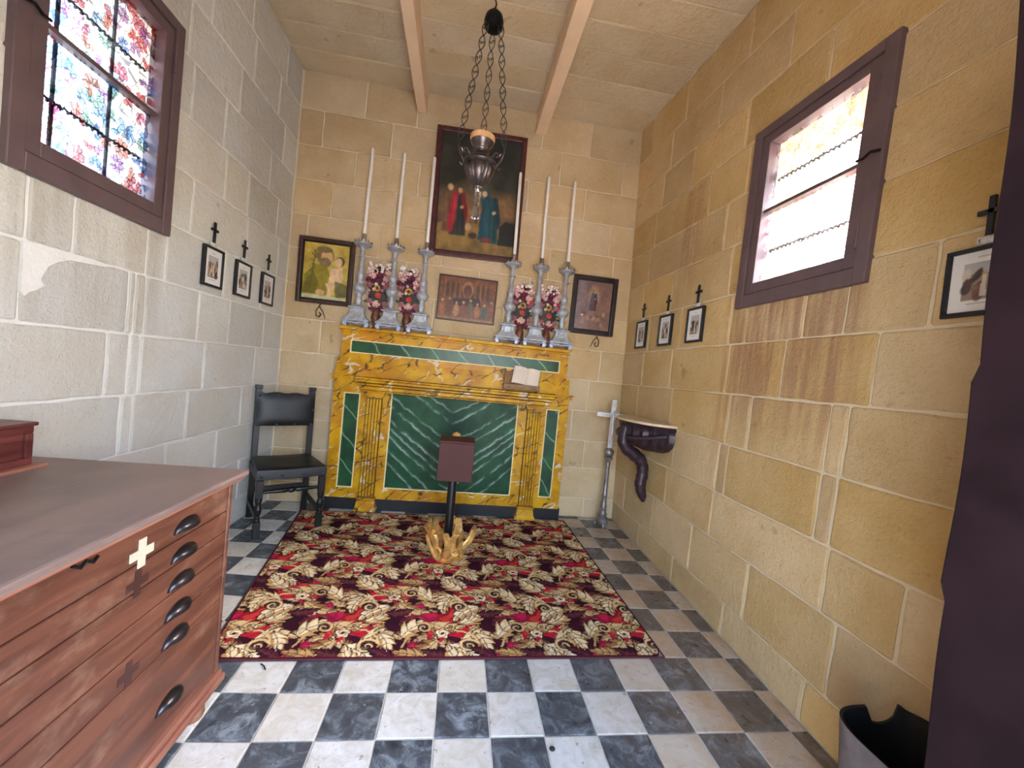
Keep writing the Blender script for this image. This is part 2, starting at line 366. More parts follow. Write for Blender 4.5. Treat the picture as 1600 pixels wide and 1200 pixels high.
# ------------------------------------------------------------------ room
XL, YB, ZC, YF = -1.59, 2.27, 3.69, -1.30
def XR(y, z):
    u = (y+.3)/2.57; v = z/3.69
    return (1.465*(1-u)+1.545*u)*(1-v)+(1.62*(1-u)+1.445*u)*v
COURSE = [0, .18, .47, .735, 1.02, 1.31, 1.60, 1.90, 2.20, 2.49, 2.785, 3.075, 3.375, 3.69]
def stone_outline(a0, a1, z0, z1, gap, rnd):
    a0 += gap; a1 -= gap; z0 += gap; z1 -= gap
    w, h = a1-a0, z1-z0; pts = []
    c = min(.008, w*.2, h*.2)
    def side(p, q, n):
        nx, ny = -(q[1]-p[1]), q[0]-p[0]; L = math.hypot(nx, ny) or 1
        for i in range(n):
            t = i/n; j = rnd.uniform(-.0035, .0035) if i else 0
            pts.append((p[0]+(q[0]-p[0])*t+nx/L*j, p[1]+(q[1]-p[1])*t+ny/L*j))
    jt = lambda: rnd.uniform(0, .005)
    A = [(a0+c+jt(), z0+jt()*.5), (a1-c-jt(), z0+jt()*.5), (a1-jt(), z0+c), (a1-jt(), z1-c), (a1-c-jt(), z1-jt()*.5), (a0+c+jt(), z1-jt()*.5), (a0+jt(), z1-c), (a0+jt(), z0+c)]
    for i in range(8):
        long_ = i % 2 == 0
        n = max(2, min(6, int((w if i in (0, 4) else h)/.07))) if long_ else 1
        side(A[i], A[(i+1) % 8], n)
    return pts
def stone_block(a0, a1, z0, z1, fn, rnd, gap=.0035, proud=.006):
    pts = stone_outline(a0, a1, z0, z1, gap, rnd); n = len(pts)
    ca = sum(p[0] for p in pts)/n; cz = sum(p[1] for p in pts)/n; pr = proud+rnd.uniform(-.002, .003)
    ins = .007; w = max(a1-a0, .03); h = max(z1-z0, .03)
    inner = [(ca+(p[0]-ca)*(1-2*ins/w), cz+(p[1]-cz)*(1-2*ins/h)) for p in pts]
    mb = MB(); mb.v = [fn(a, z, -.02) for a, z in pts]+[fn(a, z, pr*.45) for a, z in pts]+[fn(a, z, pr) for a, z in inner]
    mb.f = [tuple(range(2*n, 3*n))]
    for k in range(n):
        k2 = (k+1) % n; mb.f += [(k, k2, n+k2, n+k), (n+k, n+k2, 2*n+k2, 2*n+k)]
    return mb
def cut(rect, hole):
    a0, a1, z0, z1 = rect
    if not hole: return [rect]
    h0, h1, k0, k1 = hole
    if a1 <= h0 or a0 >= h1 or z1 <= k0 or z0 >= k1: return [rect]
    out = []
    if a0 < h0-.03: out.append((a0, h0, z0, z1))
    if a1 > h1+.03: out.append((h1, a1, z0, z1))
    if z0 < k0-.03: out.append((max(a0, h0), min(a1, h1), z0, k0))
    if z1 > k1+.03: out.append((max(a0, h0), min(a1, h1), k1, z1))
    return out
def build_stones(parent, joints, lo, hi, fn, mat, hole, seed, extra=()):
    rnd = random.Random(seed)
    for k in range(len(COURSE)-1):
        js = [lo]+sorted(j for j in joints[k] if lo+.05 < j < hi-.03)+[hi]
        for a0, a1 in zip(js, js[1:]):
            for r in cut((a0, a1, COURSE[k], COURSE[k+1]), hole):
                if r[1]-r[0] < .025 or r[3]-r[2] < .025: continue
                obj('stone_block', stone_block(*r, fn, rnd), mat, parent)
WL = (.25, .78, 1.86, 2.765)      # opening in the left wall (y0,y1,z0,z1)
WR = (.10, .67, 1.86, 2.735)
def wall_panel(mb, lo, hi, hole, fn, t):
    """backing with a hole, as hexahedra through fn(a,z,d)"""
    h0, h1, k0, k1 = hole
    A_s = sorted(set([h0, h1]+[lo+(hi-lo)*i/16 for i in range(17)])); Z_s = sorted(set([k0, k1]+[ZC*i/14 for i in range(15)])); na = len(A_s)
    for dd in (0, -t):
        o = len(mb.v); mb.v += [fn(a, z, dd) for z in Z_s for a in A_s]
        for j in range(len(Z_s)-1):
            for i in range(na-1):
                if A_s[i] >= h0 and A_s[i+1] <= h1 and Z_s[j] >= k0 and Z_s[j+1] <= k1: continue
                mb.f.append((o+j*na+i, o+j*na+i+1, o+(j+1)*na+i+1, o+(j+1)*na+i))
    for p, q in (((h0, k0), (h1, k0)), ((h1, k0), (h1, k1)), ((h1, k1), (h0, k1)), ((h0, k1), (h0, k0)), ((lo, 0), (hi, 0)), ((hi, 0), (hi, ZC)), ((hi, ZC), (lo, ZC)), ((lo, ZC), (lo, 0))):
        mb.add([fn(*p, 0), fn(*q, 0), fn(*q, -t), fn(*p, -t)], [(0, 1, 2, 3)])
    return mb
fnL = lambda a, z, d: (XL+d, a, z)
fnR = lambda a, z, d: (XR(a, z)-d, a, z)
fnB = lambda a, z, d: (a, YB-d, z)
wl = struct(obj('wall_left', wall_panel(MB(), YF-.4, YB+.3, WL, fnL, .34), M['mortar_left']), 'pale limestone block wall with white mortar joints behind the chest of drawers', 'wall')
jl = [[-.9,-.3,.3,.9,1.5,2.0], [-.6,0,.55,1.1,1.75], [-.9,-.2,.4,1.0,1.45,1.95], [-.5,.1,.69,.76,1.14,1.71], [-.7,-.1,.60,.72,.78,1.26,1.85], [-.8,-.3,.24,.69,.73,.79,1.18,1.49,1.95],
      [-.6,-.1,.42,.90,1.4,1.86], [-.9,-.3,1.06,1.62,2.08], [-.5,0,1.33,1.59,2.02], [-.8,-.2,1.0,1.29,1.86], [-.6,.05,.52,.95,1.42,2.03], [-.3,.3,.7,1.10,1.55,1.9], [-.5,.1,.6,1.05,1.49,1.99]]
build_stones(wl, jl, YF, YB-.012, fnL, M['stone_left'], WL, 1)
pts = [(.235,1.595),(.30,1.60),(.40,1.60),(.53,1.598),(.62,1.598),(.55,1.585),(.47,1.578),(.40,1.572),(.36,1.555),(.325,1.53),(.31,1.50),(.30,1.475),(.315,1.455),(.29,1.435),(.262,1.42),(.25,1.405),(.236,1.42),(.238,1.50)]
obj('plaster_patch', MB().prism(pts, .0, .0125, fnL), M['mortar_left'], wl, label='white plaster smear')
wr = struct(obj('wall_right', wall_panel(MB(), YF-.4, YB+.3, WR, fnR, .34), M['mortar_right']), 'honey limestone block wall with brown streaks below its window', 'wall')
jr = [[-.8,-.3,.04,.56,1.1,1.65], [-.6,-.05,.42,.92,1.45,2.0], [-.9,-.26,.02,.76,1.3,1.8], [-.7,.03,.10,.68,.76,1.25,1.75], [-.4,.02,.10,.55,.72,1.34,1.9], [-.6,-.05,.38,.78,1.4,1.85],
      [-.7,-.2,.3,.80,1.33,1.8], [-.5,.85,1.5,1.95], [-.6,.95,1.28,1.9], [-.4,.80,1.15,1.84], [-.8,-.2,.35,.86,1.38,1.78], [-.5,.1,.6,1.14,1.7], [-.7,-.1,.45,.92,1.55,2.05]]
build_stones(wr, jr, YF, YB-.012, fnR, M['stone_right'], WR, 2)
wb = struct(obj('wall_back', MB().box(XL-.34, 1.9, YB, YB+.34, 0, ZC), M['mortar']), 'tan limestone block wall behind the altar', 'wall')
jb = [[-1.1,-.5,.1,.7,1.25], [-1.35,-.8,-.2,.4,.98], [-1.1,-.6,0,.55,1.2], [-1.3,-.75,-.1,.5,1.05], [-1.15,-.5,.2,.7,1.18], [-1.27,-.7,-.15,.35,.78,1.27], [-1.0,-.33,.30,.85], [-1.2,-.6,.05,.52,1.1],
      [-1.45,-.85,-.3,.25,.68,1.3], [-1.27,-.74,.1,.62,1.24], [-1.1,-.56,-.1,.42,.96], [-1.39,-.82,.15,.70,1.30], [-1.06,-.62,.5,.96]]
build_stones(wb, jb, XL+.006, 1.56, fnB, M['stone'], None, 3)
# entrance wall with the doorway the photograph is taken from
DW0, DW1, DH = -.45, 1.0, 2.32
mb = MB(); mb.box(XL-.34, DW0, YF-.4, YF, 0, ZC); mb.box(DW1, 1.9, YF-.4, YF, 0, ZC); mb.box(DW0, DW1, YF-.4, YF, DH, ZC)
struct(obj('wall_front', mb, M['stone']), 'limestone entrance wall with the open doorway', 'wall')
fl = struct(obj('floor', MB().box(XL-.34, 1.9, YF-.4, YB+.34, -.12, -.004), M['grout']), 'chequered floor of grey-black and cream tiles', 'floor')
# tiles; those wholly under the rug or outside the view are left out
def tile_xy(i, j):
    x, y = i*.2, j*.2; k = min(1, max(0, (-x-.75)/.5)); return x-.06*k, y+.055*k
def under_rug(x, y): return -.86 < x < .96 and .44 < y < 2.1
def tile(parent, i0, i1, j, mat):
    c = [tile_xy(i0, j), tile_xy(i1, j), tile_xy(i1, j+1), tile_xy(i0, j+1)]
    c = [(min(max(x, XL+.004), XR(y, 0)-.002), min(y, YB-.003)) for x, y in c]
    if all(under_rug(*p) for p in c) or abs(c[1][0]-c[0][0]) < .01 or abs(c[2][1]-c[1][1]) < .01: return
    mx = sum(p[0] for p in c)/4; my = sum(p[1] for p in c)/4; g = .003
    q = [(p[0]+(g if p[0] < mx else -g), p[1]+(g if p[1] < my else -g)) for p in c]
    t_ = [(p[0]+(mx-p[0])*.02, p[1]+(my-p[1])*.02) for p in q]; dz = random.uniform(-.0008, .0008)
    mb = MB(); mb.rings([[(*p, -.006) for p in q], [(*p, -.0012+dz) for p in q], [(*p, dz) for p in t_]]); obj('tile', mb, mat, parent)
for j in range(-7, 12):
    for i in range(-8, 8):
        if j == -7 and i < -5: continue
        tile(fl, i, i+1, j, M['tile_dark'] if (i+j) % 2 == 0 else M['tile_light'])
# ceiling: slabs laid across two beams
ce = struct(obj('ceiling', MB().box(XL-.34, 1.95, YF-.4, YB+.34, ZC, ZC+.25), M['mortar']), 'ceiling of limestone slabs carried by two painted beams', 'ceiling')
rnd = random.Random(5)
fnC = lambda a, b, d: (a, b, ZC-d)
for (x0, x1) in ((XL+.005, -.62), (-.54, .43), (.53, 1.62)):
    y = YB-.004; k = 0
    while y > YF+.1:
        d = rnd.uniform(.235, .275); y0 = max(y-d, YF)
        xe = min(x1, XR((y+y0)/2, ZC)-.004)
        obj('ceiling_slab', stone_block(x0, xe, y0, y, fnC, rnd, .003, .005), M['slab'], ce); y = y0
for cx, w, sl in ((-.585, .084, .02), (.482, .10, 0)):
    mb = MB(); y0, y1 = YF, YB; dx = -.0175*(y1-y0) if sl else 0
    mb.add([(cx-w/2-dx*.6, y0, 3.505), (cx+w/2-dx*.6, y0, 3.505), (cx+w/2, y1, 3.505), (cx-w/2, y1, 3.505), (cx-w/2-dx*.6, y0, ZC), (cx+w/2-dx*.6, y0, ZC), (cx+w/2, y1, ZC), (cx-w/2, y1, ZC)],
           [(0,3,2,1),(4,5,6,7),(0,1,5,4),(1,2,6,5),(2,3,7,6),(3,0,4,7)])
    obj('beam', mb, M['beam'], ce, bevel=.006, label='pale painted ceiling beam')
# outside
struct(obj('outside_ground', MB().box(-30, 30, -30, 30, -.3, -.14), M['ground']), 'paving outside the chapel', 'ground')
struct(obj('added_outer_wall', MB().box(-3.0, -1.94, 2.7, 6, -.14, 6.5), M['slab']), 'added limestone wall tinting the view through the coloured left window', 'wall')  # added to dim and tint part of the left window

# ------------------------------------------------------------------ windows
def film(seed, w, h, ink):
    r = np.random.default_rng(seed); nx, ny = 216, int(216*h/w)
    R_ = Ras(w, h, nx, ny, (255,255,255)); X = R_.u*w; Yy = R_.v*h
    pal = [(228,60,60), (236,110,140), (120,168,222), (244,150,96), (150,196,230), (236,84,84), (206,150,200), (150,190,160)]
    edge = np.zeros((ny, nx))
    cells = [(cx+r.uniform(-.018, .018), cy+r.uniform(-.018, .018)) for cy in np.arange(-.02, h+.06, .062) for cx in np.arange(-.02+(.03 if int(cy/.062) % 2 else 0), w+.06, .066)]
    d1 = np.full((ny, nx), 9.); d2 = d1.copy()
    for (cx, cy) in [(r.uniform(0, w), r.uniform(0, h)) for _ in range(190)]:
        d = np.hypot(X-cx, (Yy-cy)); d2 = np.minimum(d2, np.maximum(d, d1)); d1 = np.minimum(d1, d)
    edge = np.maximum(edge, ((d2-d1) < .003).astype(float)*.85)
    bgc = (np.clip((R_.u-.5)*2.6, 0, 1)*np.clip(.3+R_.v*.9, 0, 1))[..., None]*np.clip(R_.noise(4, seed)*1.6-.3, 0, 1)[..., None]  # dimmer outside backdrop put into the film as orange toward one upper corner
    R_.a = R_.a*(1-bgc*.9)+np.array(s2l((244,170,70)))*.8*bgc*.9
    for (cx, cy) in cells:
        if r.random() < .12: continue
        rad = r.uniform(.026, .042); th = np.arctan2(Yy-cy, X-cx)+r.uniform(0, 6.3); rr = np.hypot(X-cx, Yy-cy)/rad
        n = int(r.choice([5, 6, 6, 7])); ph = np.abs(((th*n/(2*PI)) % 1)-.5)*2          # 1 between petals, 0 on axis
        span = r.uniform(.45, 1.0); keep = (np.mod(th, 2*PI) < 2*PI*span)
        prof = np.sin(np.clip(rr, 0, 1)*PI*.93)**.7; e = prof*.95-ph
        m = (e > 0) & (rr < 1) & keep; col = pal[int(r.integers(0, len(pal)))]
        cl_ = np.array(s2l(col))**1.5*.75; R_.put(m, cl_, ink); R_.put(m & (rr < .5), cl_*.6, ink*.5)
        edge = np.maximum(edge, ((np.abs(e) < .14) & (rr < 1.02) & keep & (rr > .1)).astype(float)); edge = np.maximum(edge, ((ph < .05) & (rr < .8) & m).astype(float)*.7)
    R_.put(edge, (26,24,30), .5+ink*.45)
    return R_
def film_mat(name):
    t = NT(name); t.t.nodes.remove(t.b); a = t.n('ShaderNodeVertexColor'); a.layer_name = 'print'
    tr = t.n('ShaderNodeBsdfTransparent'); t.l(a.outputs[0], tr.inputs[0]); g = t.n('ShaderNodeBsdfGlossy'); g.inputs['Roughness'].default_value = .08
    tl = t.n('ShaderNodeBsdfTranslucent'); t.l(a.outputs[0], tl.inputs[0])
    m0 = t.n('ShaderNodeMixShader'); m0.inputs[0].default_value = .02; t.l(tr.outputs[0], m0.inputs[1]); t.l(tl.outputs[0], m0.inputs[2])
    m = t.n('ShaderNodeMixShader'); m.inputs[0].default_value = .04; t.l(m0.outputs[0], m.inputs[1]); t.l(g.outputs[0], m.inputs[2]); t.l(m.outputs[0], t.out.inputs[0]); return t.m
M['film'] = film_mat('flowered_glass_film')
def rect_frame(mb, a0, a1, z0, z1, wa, wz0, wz1, d0, d1, fn):
    for (p0, p1, q0, q1) in ((a0, a0+wa, z0, z1), (a1-wa, a1, z0, z1), (a0+wa, a1-wa, z0, z0+wz0), (a0+wa, a1-wa, z1-wz1, z1)):
        mb.prism([(p0, q0), (p1, q0), (p1, q1), (p0, q1)], d0, d1, fn)
    return mb
def window(n, fn, y0, y1, z0, z1, label, seed, hinge_far):
    fr = obj('window_%d' % n, rect_frame(MB(), y0, y1, z0, z1, .055, .07, .05, -.06, .03, fn), M['maroon'], None, bevel=.004); struct(fr, label, 'window')
    a0, a1, b0, b1 = y0+.058, y1-.058, z0+.073, z1-.053
    obj('sash', rect_frame(MB(), a0, a1, b0, b1, .052, .055, .05, -.045, .022, fn), M['maroon'], fr, bevel=.003)
    p0, p1, q0, q1 = a0+.052, a1-.052, b0+.055, b1-.05; zm = (q0+q1)/2+.01
    obj('glazing_bar', MB().prism([(p0, zm-.009), (p1, zm-.009), (p1, zm+.009), (p0, zm+.009)], -.035, .004, fn), M['maroon'], fr)
    for (r0, r1) in ((q0, zm-.009), (zm+.009, q1)):
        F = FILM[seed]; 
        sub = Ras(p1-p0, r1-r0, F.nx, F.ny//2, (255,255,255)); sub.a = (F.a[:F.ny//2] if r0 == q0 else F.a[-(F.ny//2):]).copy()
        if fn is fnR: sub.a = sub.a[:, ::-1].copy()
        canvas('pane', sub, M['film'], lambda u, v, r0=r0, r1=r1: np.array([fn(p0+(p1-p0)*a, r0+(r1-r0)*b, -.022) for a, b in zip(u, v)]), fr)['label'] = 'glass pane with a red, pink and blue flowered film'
    for dz in (-.55, .55):
        for k in range(2):
            pass
    # outside grille: thin uprights and twisted wire-wound crossbars
    for f in ((.27, .73) if n == 1 else ()):
        y = p0+(p1-p0)*f; obj('grille_bar', MB().tube([fn(y, q0-.04, -.085), fn(y, q1+.04, -.085)], .007, 6), M['iron'], fr)
    for f in (.25, .76):
        z = q0+(q1-q0)*f; pts = [fn(p0-.02+(p1-p0+.04)*i/70, z+.006*math.sin(i*1.9), -.068-.006*math.cos(i*1.9)) for i in range(71)]
        mb = MB().tube(pts, .0055, 5); rd = random.Random(int(z*100)+n)
        for i in range(26):
            y = p0+(p1-p0)*rd.random(); a = rd.uniform(0, 6.3); L = .016
            mb.tube([fn(y, z, -.068), fn(y+L*math.cos(a), z+L*math.sin(a), -.064)], .0022, 4)
        obj('grille_bar', mb, M['iron'], fr, label='rusted crossbar bound with wire')
    yh = y1-.057 if hinge_far else y0+.057
    for z in (z0+.2, z1-.2): obj('hinge', MB().tube([fn(yh, z-.05, .03), fn(yh, z+.05, .03)], .005, 8), M['maroon'], fr)
    yl = y0+.06 if hinge_far else y1-.06
    yl = (y0+.05)
    mb = MB(); mb.tube([fn(yl-.04, zm, .034), fn(yl-.01, zm+.006, .045), fn(yl+.02, zm-.004, .04), fn(yl+.05, zm, .036)], .006, 6); obj('latch', mb, M['iron'], fr)
    return fr
FILM = {1: film(21, .51, .8, .8), 2: film(33, .51, .8, .32)}  # right film inked paler so its colours look washed out by daylight
window(1, fnL, .15, .885, 1.825, 2.865, 'maroon-framed left window with brightly coloured flower glass', 1, True)
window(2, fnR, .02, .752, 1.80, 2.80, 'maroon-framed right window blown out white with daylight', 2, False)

# ------------------------------------------------------------------ door leaf standing open at the right
def door_edge(z): return .004*math.sin(z*9)+.006*math.sin(z*3.1+.5)+(.012 if .95 < z < 1.4 else 0)
zs = [0.02+2.26*i/60 for i in range(61)]
mb = MB(); rs = []
for z in zs:
    e = door_edge(z); rs.append([(1.0, YF+.0, z), (.985+.0, -.70+e, z), (.998, -.69+e, z), (1.03, -.695+e, z), (1.05, YF+.0, z)])
mb.rings(rs)
d1 = obj('door_1', mb, M['door'], None, smooth=False); struct(d1, 'dark maroon door leaf standing open at the right edge', 'door')
for z in (.5, 1.9): obj('hinge', MB().tube([(1.0, YF+.02, z-.06), (1.0, YF+.02, z+.06)], .012, 8), M['iron'], d1)
obj('door_plank', MB().box(.974, .992, -1.28, -.80, .25, .45), M['door'], d1, bevel=.004)

# ------------------------------------------------------------------ altar
AF = 2.14            # face of the altar front
al = thing('altar', 'yellow and green marble-painted altar with fluted pilasters and a raised back step', 'altar', (0, 0, 0))
AC = -.06            # its middle
def frame_boxes(mb, x0, x1, z0, z1, w, ya, yb):
    mb.box(x0, x1, ya, yb, z0, z0+w); mb.box(x0, x1, ya, yb, z1-w, z1); mb.box(x0, x0+w, ya, yb, z0+w, z1-w); mb.box(x1-w, x1, ya, yb, z0+w, z1-w); return mb
obj('plinth', MB().box(-1.085, .985, AF+.012, YB-.012, 0, .105), M['plinth'], al)
# front: slab with openings for the panels
PS = [(-.992, -.866, .197, 1.005), (-.60, .503, .205, 1.036), (.770, .884, .21, 1.012)]
mb = MB(); xs = [-1.085, PS[0][0], PS[0][1], PS[1][0], PS[1][1], PS[2][0], PS[2][1], .968]
for k in range(0, 8, 2): mb.box(xs[k], xs[k+1], AF, YB-.012, .105, 1.155)
for (x0, x1, z0, z1) in PS: mb.box(x0, x1, AF, YB-.012, .105, z0); mb.box(x0, x1, AF, YB-.012, z1, 1.155)
obj('front', mb, M['yellow'], al)
def beading(x0, x1, z0, z1, y, parent, r=.0065):
    mb = MB(); frame_boxes(mb, x0-.004, x1+.004, z0-.004, z1+.004, .009, y-.004, y+.01)
    step = .016
    for (p, q, hor) in ((x0, x1, True), (z0, z1, False)):
        n = int((q-p)/step)
        for s_ in (0, 1):
            for i in range(n):
                c = p+(i+.5)*(q-p)/n; x = c if hor else (x0 if s_ == 0 else x1); z = (z0 if s_ == 0 else z1) if hor else c
                mb.add([(x-.005, y-.004, z), (x+.005, y-.004, z), (x, y-.004, z-.005), (x, y-.004, z+.005), (x, y-.010, z)], [(0, 2, 4), (2, 1, 4), (1, 3, 4), (3, 0, 4)])
    return obj('beading', mb, M['bead'], parent)
# main panel: painted chevron marble
R_ = Ras(1.10, .83, 220, 166, (24,58,38)); n1 = R_.noise(6, 1); R_.put(np.clip(n1*1.8-.5, 0, 1), (34,84,50), .8); R_.put(np.clip(R_.noise(5, 9)*2-1.1, 0, 1), (14,30,24), .8)
rr = np.random.default_rng(4); XX = (R_.u-.49)*1.10; ZZ = R_.v*.83; wob = (R_.noise(14, 5)-.5)*.035+(R_.noise(40, 6)-.5)*.012
for (z0, sl, w, a) in ((.70, .55, .010, .55), (.60, .62, .012, .7), (.43, .60, .010, .5), (.33, .62, .013, .75), (.19, .66, .014, .75), (.10, .70, .012, .6), (.02, .72, .013, .7), (-.12, .75, .012, .6), (-.26, .8, .012, .6)):
    d = ZZ-(z0+np.abs(XX)*sl*(1+.25*np.abs(XX))+wob); m = np.clip(1-np.abs(d)/w, 0, 1); brk = np.clip(R_.noise(10, int(z0*100)+60)*2.4-.55, 0, 1)
    R_.put(np.clip(1-np.abs(d)/(w*2.6), 0, 1)*brk, (110,150,130), a*.5); R_.put(m*brk, (190,206,196), a*.8); R_.put(np.clip(1-np.abs(d+.022)/.014, 0, 1)*brk, (10,24,20), .5)
R_.mottle(.18, 18, 8)
pn = canvas('panel', R_, M['marble_print'], lambda u, v: np.stack([PS[1][0]+(PS[1][1]-PS[1][0])*u, np.full_like(u, AF+.014), PS[1][2]+(PS[1][3]-PS[1][2])*v], 1), al); pn['label'] = 'large dark green panel with pale chevron veins'
beading(PS[1][0], PS[1][1], PS[1][2], PS[1][3], AF, al)
for k in (0, 2):
    x0, x1, z0, z1 = PS[k]; obj('panel', MB().box(x0, x1, AF+.012, AF+.03, z0, z1), M['green'], al, label='narrow green side panel'); beading(x0, x1, z0, z1, AF, al)
# gold rosette on the panel
mb = MB()
for k in range(8): a = 2*PI*k/8; mb.ball((-.018+.028*math.cos(a), AF+.008, .70+.028*math.sin(a)), .015, 8, 6, (1, .6, 1))
mb.ball((-.018, AF+.004, .70), .018, 10, 6); obj('rosette', mb, M['gold'], al)
# pilasters
for cx in (-.735, .652):
    pb = MB(); yf = 2.085
    pb.sqloft([(.092, 0.0125), (.092, .03), (.08, .045), (.074, .085), (.07, .10), (.076, .112), (.076, .125)], (cx, yf+.045, 0), 1, .62)
    base = obj('pilaster_base', pb, M['yellow'], al)
    sh = MB(); sh.box(cx-.062, cx+.062, yf+.012, AF+.005, .125, .985); shaft = obj('pilaster', sh, M['groove'], al)
    for k in range(5):
        x = cx-.05+.025*k; obj('reed', MB().tube([(x, yf+.012, .14), (x, yf+.012, .975)], .0095, 8), M['yellow'], shaft, smooth=True)
    cp = MB(); cp.box(cx-.066, cx+.066, yf+.004, AF, .985, 1.0); cp.box(cx-.078, cx+.078, yf-.012, AF, 1.0, 1.022); cp.box(cx-.088, cx+.088, yf-.02, AF, 1.022, 1.035); obj('capital', cp, M['yellow'], al, bevel=.003)
# table top with stepped moulding
obj('table_core', MB().box(-.84, .77, 2.095, AF+.01, 1.036, 1.135), M['yellow'], al)
for (a, b, y, z0, z1) in ((-.852, .78, 2.062, 1.036, 1.046), (-.852, .78, 2.055, 1.05, 1.080), (-.875, .805, 2.036, 1.088, 1.104), (-.90, .83, 2.012, 1.112, 1.134)): obj('table_moulding', MB().box(a, b, y, AF+.01, z0, z1), M['yellow'], al, bevel=.004)
obj('table_top', MB().box(-.895, .825, 2.018, AF+.02, 1.135, 1.152), M['yellow'], al, bevel=.006)
for (a, b, c, d) in ((-1.10, -.90, -1.115, -.9), (.83, .985, .83, .998)):
    mz = MB(); mz.box(a, b, AF-.018, AF+.01, 1.115, 1.142); mz.box(c, d, AF-.026, AF+.01, 1.142, 1.157); obj('side_moulding', mz, M['yellow'], al)
# step behind the table
mb = MB().add([(-1.075, 2.105, 1.155), (.95, 2.105, 1.155), (.95, 2.13, 1.30), (-1.075, 2.13, 1.30), (-1.075, YB-.012, 1.155), (.95, YB-.012, 1.155), (.95, YB-.012, 1.30), (-1.075, YB-.012, 1.30)],
              [(0,1,2,3),(4,7,6,5),(0,4,5,1),(3,2,6,7),(0,3,7,4),(1,5,6,2)]); obj('back_step', mb, M['yellow'], al)
G0, G1 = -1.045, .918
mb = MB(); mb.box(G0, G1, 2.13, YB-.012, 1.30, 1.352); mb.box(G0, G1, 2.13, YB-.012, 1.455, 1.52); mb.box(G0, -.972, 2.13, YB-.012, 1.352, 1.455); mb.box(.842, G1, 2.13, YB-.012, 1.352, 1.455); mb.box(-.972, .842, 2.16, YB-.012, 1.352, 1.455)
obj('upper_step', mb, M['yellow'], al)
obj('panel', MB().box(-.972, .842, 2.142, 2.16, 1.352, 1.455), M['green'], al, label='long narrow green panel of the upper step'); beading(-.972, .842, 1.352, 1.455, 2.13, al)
mb = MB(); mb.box(G0-.012, G1+.012, 2.118, YB-.012, 1.52, 1.538); mb.box(G0-.026, G1+.026, 2.105, YB-.012, 1.538, 1.568); obj('cornice', mb, M['yellow'], al, bevel=.005)

# ------------------------------------------------------------------ candlesticks and candles
ZG = 1.568
def make_candlestick():
    t = thing('candlestick', '', 'candlestick')
    obj('base', MB().sqloft([(.108, .048), (.11, .055), (.10, .066), (.076, .086), (.058, .115), (.053, .15), (.058, .157), (.074, .161), (.074, .169), (.045, .18), (.022, .19)], (0,0,0), 1, .5), M['silver'], t, bevel=.003)
    obj('base_panel', MB().box(-.03, .03, -.034, -.02, .10, .148), M['silver'], t, bevel=.003)
    for sx in (-1, 1):
        mb = MB(); c = (sx*.084, -.044, .026)
        pts = [(c[0]+sx*(.022-.0022*k)*math.cos(k*.62-1.0), c[1], c[2]+(.022-.0022*k)*math.sin(k*.62-1.0)) for k in range(9)]
        mb.tube(pts, .0065, 6); mb.tube([(sx*.084, -.044, .048), (sx*.055, -.044, .034), (sx*.03, -.044, .04), (0, -.044, .03)], .008, 6); mb.box(sx*.084-.012, sx*.084+.012, -.045, .05, .003, .048)
        obj('scroll_foot', mb, M['silver_blue'], t, smooth=True)
    stem = [(.018,.188),(.022,.205),(.03,.225),(.027,.245),(.021,.265),(.024,.283),(.042,.298),(.053,.322),(.051,.34),(.036,.357),(.029,.372),(.035,.388),(.028,.405),(.026,.42),(.033,.437),(.034,.448),(.029,.462),(.02,.478),(.0165,.53),(.015,.575),(.017,.588),(.027,.594),(.027,.604),(.017,.611),(.016,.64),(.02,.66),(.034,.676),(.05,.684)]
    obj('stem', MB().lathe(stem, 18), M['silver'], t, smooth=True)
    pan = obj('drip_pan', MB().lathe([(.03,.68),(.06,.688),(.074,.695),(.074,.708),(.066,.712),(.02,.706)], 20), M['silver'], t, smooth=True)
    mb = MB()
    for k in range(12):
        a0, a1 = 2*PI*k/12, 2*PI*(k+.8)/12; am = (a0+a1)/2
        mb.rings([[(r*math.cos(a0), r*math.sin(a0), .705), (r*math.cos(a1), r*math.sin(a1), .705), (r*1.04*math.cos(am), r*1.04*math.sin(am), .728)] for r in (.074, .070)])
    obj('crown_rim', mb, M['pewter'], pan)
    obj('socket', MB().lathe([(.016,.70),(.017,.735),(.019,.738),(.019,.748),(.017,.752),(.018,.79)], 14), M['pewter'], t, smooth=True)
    return t
def make_candle(h):
    t = thing('candle', '', 'candle'); obj('wax', MB().lathe([(.0145,0),(.0135,h*.99),(.008,h)], 14), M['wax'], t, smooth=True); obj('wick', MB().tube([(0,0,h),(.001,0,h+.012)], .002, 5), M['wick'], t); return t
CX = [-.95, -.682, -.424, .340, .592, .832]
cl = ['silver candlestick at the left end of the altar step', 'silver candlestick between the two left flower vases', 'silver candlestick just left of the wooden relief picture', 'silver candlestick just right of the wooden relief picture', 'silver candlestick between the two right flower vases', 'silver candlestick at the right end of the altar step']
kl = ['tall white candle at the far left of the altar', 'tall white candle second from the left on the altar', 'tall white candle overlapping the left side of the big painting', 'tall white candle overlapping the right side of the big painting', 'tall white candle second from the right on the altar', 'tall white candle at the far right of the altar']
c0 = make_candlestick(); k0 = make_candle(.73); lean = [.012, .004, -.004, -.02, -.012, -.01]
for i, x in enumerate(CX):
    c = c0 if i == 0 else dup(c0); c.location = (x, 2.157, ZG); tag(c, cl[i], 'candlestick', 'altar candlesticks')
    k = k0 if i == 0 else dup(k0); k.location = (x, 2.157, ZG+.786); k.rotation_euler = (0, lean[i]*1.2, 0); k.scale = (1, 1, 1+random.uniform(-.012, .01)); tag(k, kl[i], 'candle', 'altar candles')

